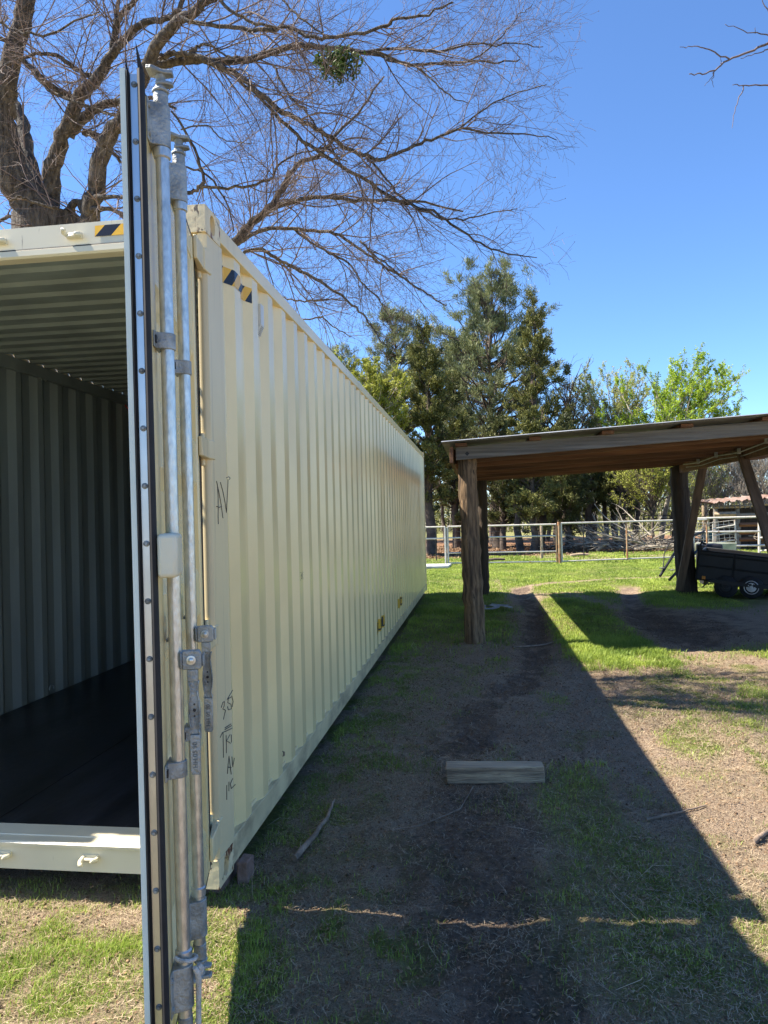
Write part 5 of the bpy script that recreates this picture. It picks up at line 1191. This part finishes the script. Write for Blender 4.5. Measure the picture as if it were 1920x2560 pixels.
# separate trunks between crowns
for i, (u, d, r, lb) in enumerate(((1123, 31.5, .16, 'stout dark trunk behind the left gate'), (1077, 35, .30, 'thick dark trunk right of the front post'), (965, 36, .10, 'thin trunk just right of the container end'), (1266, 33.5, .17, 'dark trunk left of the brush pile'), (1309, 34, .13, 'narrow dark trunk over the pale log'), (1330, 34.5, .14, 'dark trunk behind the middle stile'), (1372, 34, .16, 'dark trunk rising out of the brush pile'), (1200, 38, .14, 'trunk behind the joint of the gates'), (1180, 42, .12, 'slim trunk left of the gate joint'))):
    R = np.random.default_rng(60+i); b = P(u*E, 1280, d); H = 5.0
    tp_ = trunk_poly((b[0], b[1], GZ-.1), H, (R.normal(0, .4), 0), R); tr_ = np.linspace(r*1.15, r*.3, 10)
    S1, R1 = spawn([tp_], [tr_], .35, (.5, 1.8), (.7, 1.3), .2, K=5, up=.2, curl=.15, t0=.4, R=R, rmax=.03); S2, R2 = spawn(list(S1), list(R1), .3, (.3, .9), (.4, 1), .5, K=4, R=R)
    w_ = batch_tubes(tp_[None], tr_[None], 10); w2 = merge([batch_tubes(S1, R1, 4), batch_tubes(S2, R2, 3)])
    e = empty('dark_tree', (b[0], b[1], GZ), lb, 'tree', 'dark trunks in the woods'); np_mesh('trunk', w_[0], w_[1], M['darkbark'], e, smooth=True)
    np_mesh('branch', w2[0], w2[1], M['darkbark'], e)
    n = 1500; C0 = S2[R.integers(0, len(S2), n), R.integers(1, 4, n)]+R.normal(0, .1, (n, 3)); V, F = quads_at(C0, R.uniform(.07, .14, n), R, elong=2.2)
    np_mesh('crown', V, F, L['cedar_dark'], e, attrs={'v': ('POINT', np.repeat(R.random(n), 4))})
# far woods as one mass
R = np.random.default_rng(99); nt2 = 420; wx = R.uniform(-45, 62, nt2); wy = R.uniform(62, 95, nt2)+np.abs(wx)*.1; Hh = R.uniform(5.5, 9.5, nt2)
K = 6; tr0 = np.stack([np.stack([wx+R.normal(0, .15, nt2)*k, wy, GZ+Hh*k/(K-1)], 1) for k in range(K)], 1); r0 = np.linspace(.12, .03, K)[None]*np.ones((nt2, 1))
B1, BR1 = spawn(list(tr0), list(r0), .45, (.8, 2.6), (.3, .8), .6, K=5, up=.3, curl=.12, t0=.15, R=R, rmax=.035); B2, BR2 = spawn(list(B1), list(BR1), .55, (.5, 1.2), (.3, .9), .6, K=3, up=.2, R=R)
BR2 = np.maximum(BR2, .015)
w_ = merge([batch_tubes(tr0, r0, 5), batch_tubes(B1, BR1, 3), batch_tubes(B2, BR2, 3)])
o = np_mesh('far_woods', w_[0], w_[1], M['greybark']); tag(o, 'distant grey-brown leafless woods filling the background', 'woods', None, 'stuff')
n = 60000; cx_ = R.uniform(-45, 62, 260); cyy = R.uniform(64, 98, 260); cz = R.uniform(.3, 3.6, 260); ii = R.integers(0, 260, n)
C0 = np.stack([cx_[ii], cyy[ii], cz[ii]], 1)+R.normal(0, 1, (n, 3))*np.array([1.6, 1.6, 1.0]); C0[:, 2] = np.maximum(C0[:, 2], GZ)
V, F = quads_at(C0, R.uniform(.12, .28, n), R, elong=1.8); o = np_mesh('undergrowth', V, F, L['pale'] if False else L['cedar'], attrs={'v': ('POINT', np.repeat(R.random(n), 4))}); tag(o, 'low dark evergreen undergrowth along the far woods', 'undergrowth', None, 'stuff')

# brush pile
bp_c = P(1640, 1345, 29.5); R = np.random.default_rng(5); nb = 105
e = empty('brush_pile', (bp_c[0], bp_c[1], GZ), 'heap of cut pale bare branches behind the open-framed gate', 'brush pile')
S = np.stack([bp_c[0]+R.normal(0, 1.5, nb)-.3, bp_c[1]+R.normal(0, .8, nb), GZ+.1+np.abs(R.normal(0, .26, nb))], 1); az = np.where(R.random(nb) < .6, PI+R.normal(0, .6, nb), R.normal(0, .6, nb)); el = R.normal(.22, .22, nb)
dd = np.stack([np.cos(az)*np.cos(el), np.sin(az)*np.cos(el), np.sin(el)], 1); pts = [S]; ln = R.uniform(.8, 2.4, nb)
for i in range(6): pts.append(pts[-1]+dd*(ln/6)[:, None]); dd = unit(dd+R.normal(0, .14, dd.shape))
A = np.stack(pts, 1); A[..., 2] = np.maximum(A[..., 2], GZ+.03); RA = R.uniform(.014, .04, nb)[:, None]*np.linspace(1, .4, 7); B, RB = spawn(list(A), list(RA), .35, (.3, .9), (.4, 1), .5, K=4, up=.1, R=R)
V, F = merge([batch_tubes(A, RA, 5), batch_tubes(B, np.maximum(RB, .006), 3)]); np_mesh('branches', V, F, M['greybark'], e)['kind'] = 'stuff'
for i, (u, v, u2, v2, d, r, lb) in enumerate(((1425, 1364, 1470, 1363, 26.5, .06, 'pale straight log lying on the leaf litter behind the gate'), (1490, 1341, 1522, 1348, 29.5, .08, 'pale log end leaning among the dark trunks'), (1212, 1370, 1262, 1366, 24.8, .05, 'dark fallen branch on the litter behind the left gate'))):
    a, b = P(u, v, d), P(u2, v2, d); a[2] = GZ+.05; b[2] = GZ+(.35 if i == 1 else .08); mb = MB(); mb.tube([a, (a+b)/2+np.array([0, 0, .03]), b], [r, r*.9, r*.7], 8); tag(mb.build('fallen_log', M['timber'] if i < 2 else M['darkbark'], loc=tuple(a), smooth=60), lb, 'log')

# ---------------------------------------------------------------- grass, straw, leaves
def blades(n, xr, yr, h, wd, dens, R, lean=.5, kind='grass', clump=True):
    x = R.uniform(*xr, n); y = R.uniform(*yr, n)
    if clump:
        k = R.random(n) < .5; cxs = R.uniform(*xr, n//9+1); cys = R.uniform(*yr, n//9+1); ii = R.integers(0, len(cxs), n)
        x = np.where(k, cxs[ii]+R.normal(0, .022, n), x); y = np.where(k, cys[ii]+R.normal(0, .022, n), y)
    keep = R.random(n) < dens(x, y); inside = (x > -2.5)*(x < .0)*(y > .35)*(y < 12.3); keep &= ~inside
    x = x[keep]; y = y[keep]; n = len(x); z = gheight(x, y)-.004
    tall = np.clip(fbm(x*1.7+3, y*1.7+8)*1.6-.1, .35, 1.5); hh = h*R.uniform(.35, 1.2, n)*tall; az = R.uniform(0, 2*PI, n); ln = R.uniform(.05, 1, n)*lean*2
    d = np.stack([np.cos(az), np.sin(az)], 1); wv = np.stack([-np.sin(az+R.normal(0, .5, n)), np.cos(az), np.zeros(n)], 1)*(wd*R.uniform(.6, 1.2, n))[:, None]
    b0 = np.stack([x, y, z], 1); m1 = b0+np.concatenate([d*(hh*ln*.28)[:, None], (hh*.55)[:, None]], 1); m2 = b0+np.concatenate([d*(hh*ln*.95)[:, None], (hh*(1-.25*ln))[:, None]], 1)
    V = np.stack([b0-wv, b0+wv, m1-wv*.8, m1+wv*.8, m2], 1).reshape(-1, 3); k = np.arange(n)[:, None]*5
    F = np.concatenate([k+[0, 1, 3], k+[0, 3, 2], k+[2, 3, 4]], 0); tone = np.repeat(np.clip(fbm(x*2.2, y*2.2)*1.1-.1+R.normal(0, .17, n), 0, 1), 5)
    return V, F, tone
Rg = np.random.default_rng(21)
gd = lambda x, y: np.clip(fields(x, y)[0]*1.05*(.35+1.1*fbm(x*5+3, y*5+1)), 0, 1)**1.15
SETS = [(60000, (-1.7, .3), (-1.1, .15), .045, .0012), (95000, (-1.7, 2.9), (-1.1, 1.6), .042, .0013), (90000, (-.1, 3.6), (1.6, 5.2), .048, .0019), (130000, (0, 5.6), (5.2, 12), .075, .0032), (26000, (2.0, 3.2), (4.6, 6.6), .09, .0026), (190000, (-.8, 9), (11.5, 20.6), .06, .0055), (60000, (-1.0, 12), (20.4, 27.5), .09, .010)]
parts = []; tones = []
for n, xr, yr, h, wd in SETS: v, f, t = blades(n, xr, yr, h, wd, gd, Rg); parts.append((v, f)); tones.append(t)
V, F = merge(parts); print('grass', len(F))
tag(np_mesh('grass', V, F, L['grass'], attrs={'v': ('POINT', np.concatenate(tones))}), 'patchy green spring grass over the yard and lawn', 'grass', None, 'stuff')
# dry straw lying flat
def slivers(n, xr, yr, ln, wd, dens, R):
    x = R.uniform(*xr, n); y = R.uniform(*yr, n); keep = R.random(n) < dens(x, y); keep &= ~((x > -2.5)*(x < 0)*(y > .3)*(y < 12.3)); x = x[keep]; y = y[keep]; n = len(x); z = gheight(x, y)+R.uniform(.0, .007, n)
    az = R.uniform(0, 2*PI, n); l = ln*R.uniform(.3, 1.3, n); d = np.stack([np.cos(az), np.sin(az), R.normal(.0, .22, n)+.03], 1)*l[:, None]; b = np.stack([-np.sin(az), np.cos(az), np.zeros(n)], 1)*(wd*R.uniform(.5, 1.2, n))[:, None]
    bend = R.normal(0, .16, n)[:, None]*l[:, None]*unit(b)+np.stack([np.zeros(n), np.zeros(n), l*R.uniform(0, .16, n)], 1); p = np.stack([x, y, z], 1); m = p+d*.5+bend
    V = np.stack([p-b*.7, p+b*.7, m-b, m+b, p+d], 1).reshape(-1, 3); k = np.arange(n)[:, None]*5
    F = np.concatenate([k+[0, 1, 3], k+[0, 3, 2], k+[2, 3, 4]], 0); return V, F, np.repeat(np.clip(R.beta(2, 2.2, n), 0, 1), 5)
sd = lambda x, y: np.clip(fields(x, y)[1]*(.3+1.1*fbm(x*3+40, y*3)), 0, 1)
parts = []; tones = []
for n, xr, yr, ln, wd in ((110000, (-1.7, 2.9), (-1.1, 1.7), .036, .0009), (80000, (-.1, 3.8), (1.7, 5.3), .05, .0014), (24000, (0, 5.6), (5.3, 12), .09, .003)):
    v, f, t = slivers(n, xr, yr, ln, wd, sd, Rg); parts.append((v, f)); tones.append(t)
v, f, t = slivers(420, (-1.7, 2.9), (-1.1, 4), .20, .0014, lambda x, y: np.ones_like(x), Rg); parts.append((v, f)); tones.append(t)
V, F = merge(parts); tag(np_mesh('dry_grass', V, F, L['straw'], attrs={'v': ('POINT', np.concatenate(tones))}), 'dead straw-coloured grass matted flat on the dirt', 'dry grass', None, 'stuff')
# clods and pebbles
n = 16000; x = Rg.uniform(-1.6, 3.4, n); y = Rg.uniform(-1.1, 5.5, n); gg = fields(x, y)[0]; kp = (Rg.random(n) < 1-.85*gg) & ~((x > -2.5)*(x < 0)*(y > .3)); x = x[kp]; y = y[kp]; n = len(x)
sz = .0025+.009*Rg.random(n)**4; od = np.array([[1, 0, 0], [-1, 0, 0], [0, 1, 0], [0, -1, 0], [0, 0, .7], [0, 0, -.7]])
V = (np.stack([x, y, gheight(x, y)+sz*.2], 1)[:, None]+od[None]*sz[:, None, None]*Rg.uniform(.6, 1.25, (n, 6, 1))+Rg.normal(0, .12, (n, 6, 3))*sz[:, None, None]).reshape(-1, 3)
of = np.array([[0, 2, 4], [2, 1, 4], [1, 3, 4], [3, 0, 4], [2, 0, 5], [1, 2, 5], [3, 1, 5], [0, 3, 5]]); F = (np.arange(n)[:, None, None]*6+of[None]).reshape(-1, 3)
tag(np_mesh('clods', V, F, L['leaf'], attrs={'v': ('POINT', np.repeat(Rg.random(n), 6))}), 'loose crumbs of soil and small stones on the dirt', 'soil crumbs', None, 'stuff')
# leaf litter
def litter(n, xr, yr, s, dens, R):
    x = R.uniform(*xr, n); y = R.uniform(*yr, n); keep = (R.random(n) < dens(x, y)) & ~((x > -2.5)*(x < 0)*(y > .3)*(y < 12.3)); x = x[keep]; y = y[keep]; n = len(x)
    C0 = np.stack([x, y, gheight(x, y)+R.uniform(.001, .006, n)], 1); dirs = unit(R.normal(0, 1, (n, 3))*np.array([1, 1, .25])); bb = unit(np.cross(dirs, np.array([0, 0, 1.])+R.normal(0, .35, (n, 3)))); ss_ = (s*R.uniform(.4, 1.2, n))[:, None]
    V = np.stack([C0, C0+dirs*ss_*.5+bb*ss_*.35+[0, 0, .002], C0+dirs*ss_, C0+dirs*ss_*.5-bb*ss_*.35+[0, 0, .002]], 1).reshape(-1, 3); return V, np.arange(n*4).reshape(-1, 4), np.repeat(R.random(n), 4)
l0 = litter(90000, (-1.6, 3.0), (-1.1, 3.2), .008, lambda x, y: np.clip(.1+1.1*fbm(x*3, y*3+33), 0, 1), Rg)
l1 = litter(26000, (-1.6, 3.0), (-1.1, 3.5), .016, lambda x, y: np.clip(.2+.9*fbm(x*2, y*2+60), 0, 1)*(1-.6*fields(x, y)[2]), Rg)
l2 = litter(60000, (-.1, 4.5), (3.2, 9), .020, lambda x, y: np.clip(.1+.7*fbm(x*2, y*2+60), 0, 1), Rg)
l3 = litter(45000, (-3, 14), (23.5, 36), .11, lambda x, y: fields(x, y)[3]*.8, Rg)
V, F = merge([l0[:2], l1[:2], l2[:2], l3[:2]]); tag(np_mesh('leaf_litter', V, F, L['leaf'], attrs={'v': ('POINT', np.concatenate([l0[2], l1[2], l2[2], l3[2]]))}), 'scattered brown dead leaves on dirt and under the trees', 'leaf litter', None, 'stuff')
